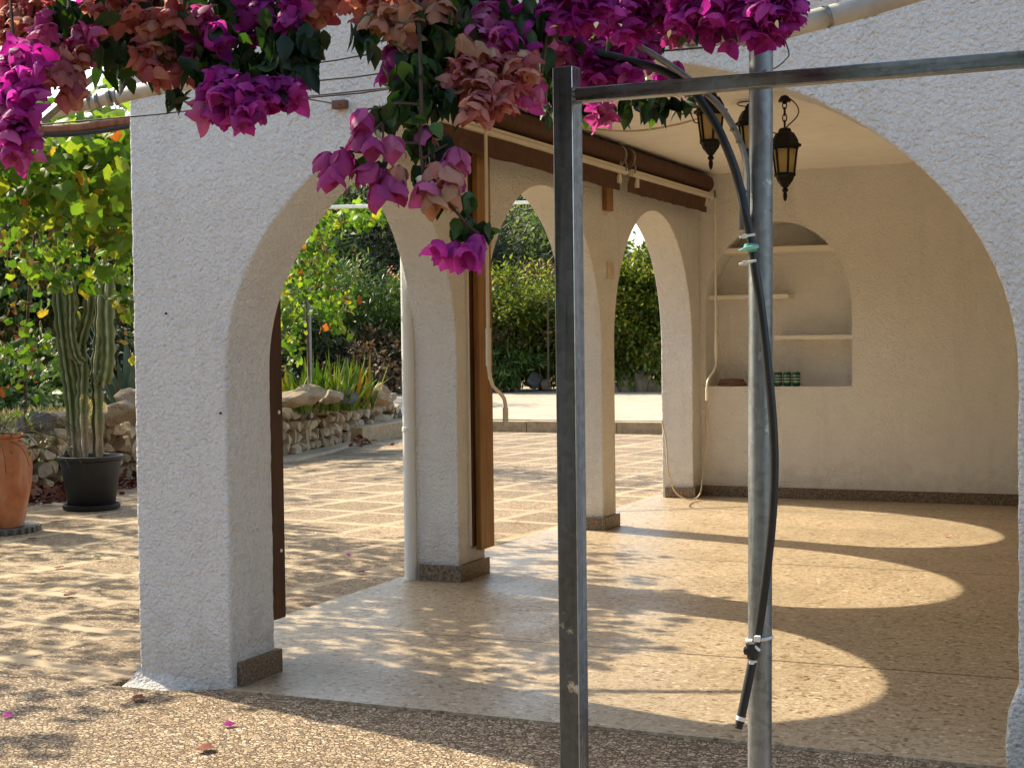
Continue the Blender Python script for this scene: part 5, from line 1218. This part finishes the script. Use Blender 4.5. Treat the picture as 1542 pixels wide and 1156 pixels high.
tw([(300, -60, 3.0), (330, 40, 2.9), (350, 110, 2.78), (352, 165, 2.72)], .004); tw([(350, 70, 2.85), (400, 100, 2.78), (440, 125, 2.74)]); tw([(200, -60, 3.0), (240, 40, 2.95), (262, 120, 2.9)], .004)
tw([(10, -80, 3), (20, 60, 2.85), (30, 200, 2.72)], .004); tw([(420, -40, 2.95), (440, 40, 2.8), (460, 75, 2.75), (475, 70, 2.75)]); tw([(700, -60, 2.85), (690, 50, 2.7), (705, 130, 2.65)], .004); tw([(830, -40, 2.8), (822, 60, 2.74), (812, 140, 2.72)], .004); tw([(860, -60, 3.2), (900, 60, 3.25), (960, 135, 3.32), (1010, 145, 3.34)], .004); tw([(1000, -60, 2.9), (1080, 0, 2.8), (1180, 25, 2.72)], .004)
# the woody stem that feeds it, left of the frame
Pp = smooth_path([(-3.9, 2.2, PZ), (-3.85, 2.15, .7), (-3.7, 2.2, 1.5), (-3.3, 2.3, 2.3), (-2.4, 2.55, 2.55), (-1.4, 2.8, 2.45)], 6); b.tube(Pp, [.03*(1-.7*i/len(Pp)) for i in range(len(Pp))], 8)
b.build('stems', M['stem'], BG, smooth=True)
# cream florets inside the bright clusters
for x, y in ((899, 33), (931, 36), (893, 58), (1170, 30), (1010, 45), (840, 40)):
    mesh_fast('floret', [scatter(T_OVATE, np.array([at(x, y, 2.66)]), rdirs(1, -.5), np.full(1, .016))], M['cream'], BG)

# ------------------------------------------------------------------ fallen petals, leaves
def fallen(name, px, py, size, mat, T, label, cat, group, z=PZ, seed=0):
    p = ground_at(px, py, z); V, F = T; a = R.uniform(0, 6.28)
    o = MB().add([(size*(x*math.cos(a)-y*math.sin(a)), size*(x*math.sin(a)+y*math.cos(a)), size*(abs(zz)*.55+.16*abs(y)+.05)) for x, y, zz in V], F).build(name, M[mat], smooth=True)
    o.location = (p[0], p[1], z+.004); return tag(o, label, cat, group)
gp_ = 'fallen magenta petals on the ground'
for px, py, lab in ((347, 1096, 'magenta petal on the coarse paving in the left foreground'), (11, 1082, 'magenta petal at the bottom left edge'), (527, 838, 'magenta petal on the patio inside the nearest side arch'), (467, 790, 'purple petal on the patio right of the dark board'), (775, 787, 'pink petal on the patio beside the orange board'), (708, 820, 'pink petal under the orange board')):
    fallen('petal', px, py, .045, 'mag', T_BRACT, lab, 'petal', gp_, FZ if py > 1060 else PZ)
fallen('petal', 1422, 808, .04, 'pink', T_BRACT, 'pink petal on the sunlit porch floor near the right wall', 'petal', gp_, 0)
for px, py, lab, mt in ((152, 814, 'green leaf on the patio in front of the black pot', 'bush'), (150, 842, 'second green leaf on the patio nearer than the first', 'bush'), (115, 897, 'brown leaf on the patio below the green leaves', 'litter'), (55, 874, 'grey brown leaf on the patio below the urn', 'dryleaf'), (58, 812, 'curled brown leaf right of the urn tray', 'litter'), (195, 802, 'dark leaf beside the white wall edge', 'bush'), (90, 858, 'red brown leaf left of the green leaves', 'litter'), (126, 1047, 'olive leaf at the edge of the coarse paving', 'dryleaf'), (290, 1130, 'dark curled leaf at the bottom left foreground', 'litter'), (190, 1055, 'brown leaf beside the foot of the white wall', 'litter'), (88, 788, 'reddish leaf between the urn tray and the black pot', 'litter'), (150, 780, 'red leaf in front of the black pot saucer', 'litter'), (455, 706, 'dark leaf on the patio near the stone wall footing', 'litter'), (535, 702, 'brown leaf on the patio below the concrete step', 'dryleaf'), (533, 864, 'brown leaf on the patio left of the drainpipe', 'litter'), (470, 727, 'brown leaf on the patio beside the dark board', 'dryleaf')):
    fallen('fallen_leaf', px, py, .085, mt, T_GRAPE if mt != 'bush' else T_OVATE, lab, 'leaf', 'fallen leaves on the patio', FZ if py > 1050 else PZ)
for px, py, lab in ((718, 954, 'tiny dry leaf on the dappled porch floor'), (1047, 805, 'dark speck of leaf on the floor near the third pier'), (1216, 1020, 'dark speck of leaf in the sunlit floor patch right of the pole')):
    fallen('fallen_leaf', px, py, .03, 'litter', T_OVATE, lab, 'leaf', 'fallen leaves on the porch floor', 0)
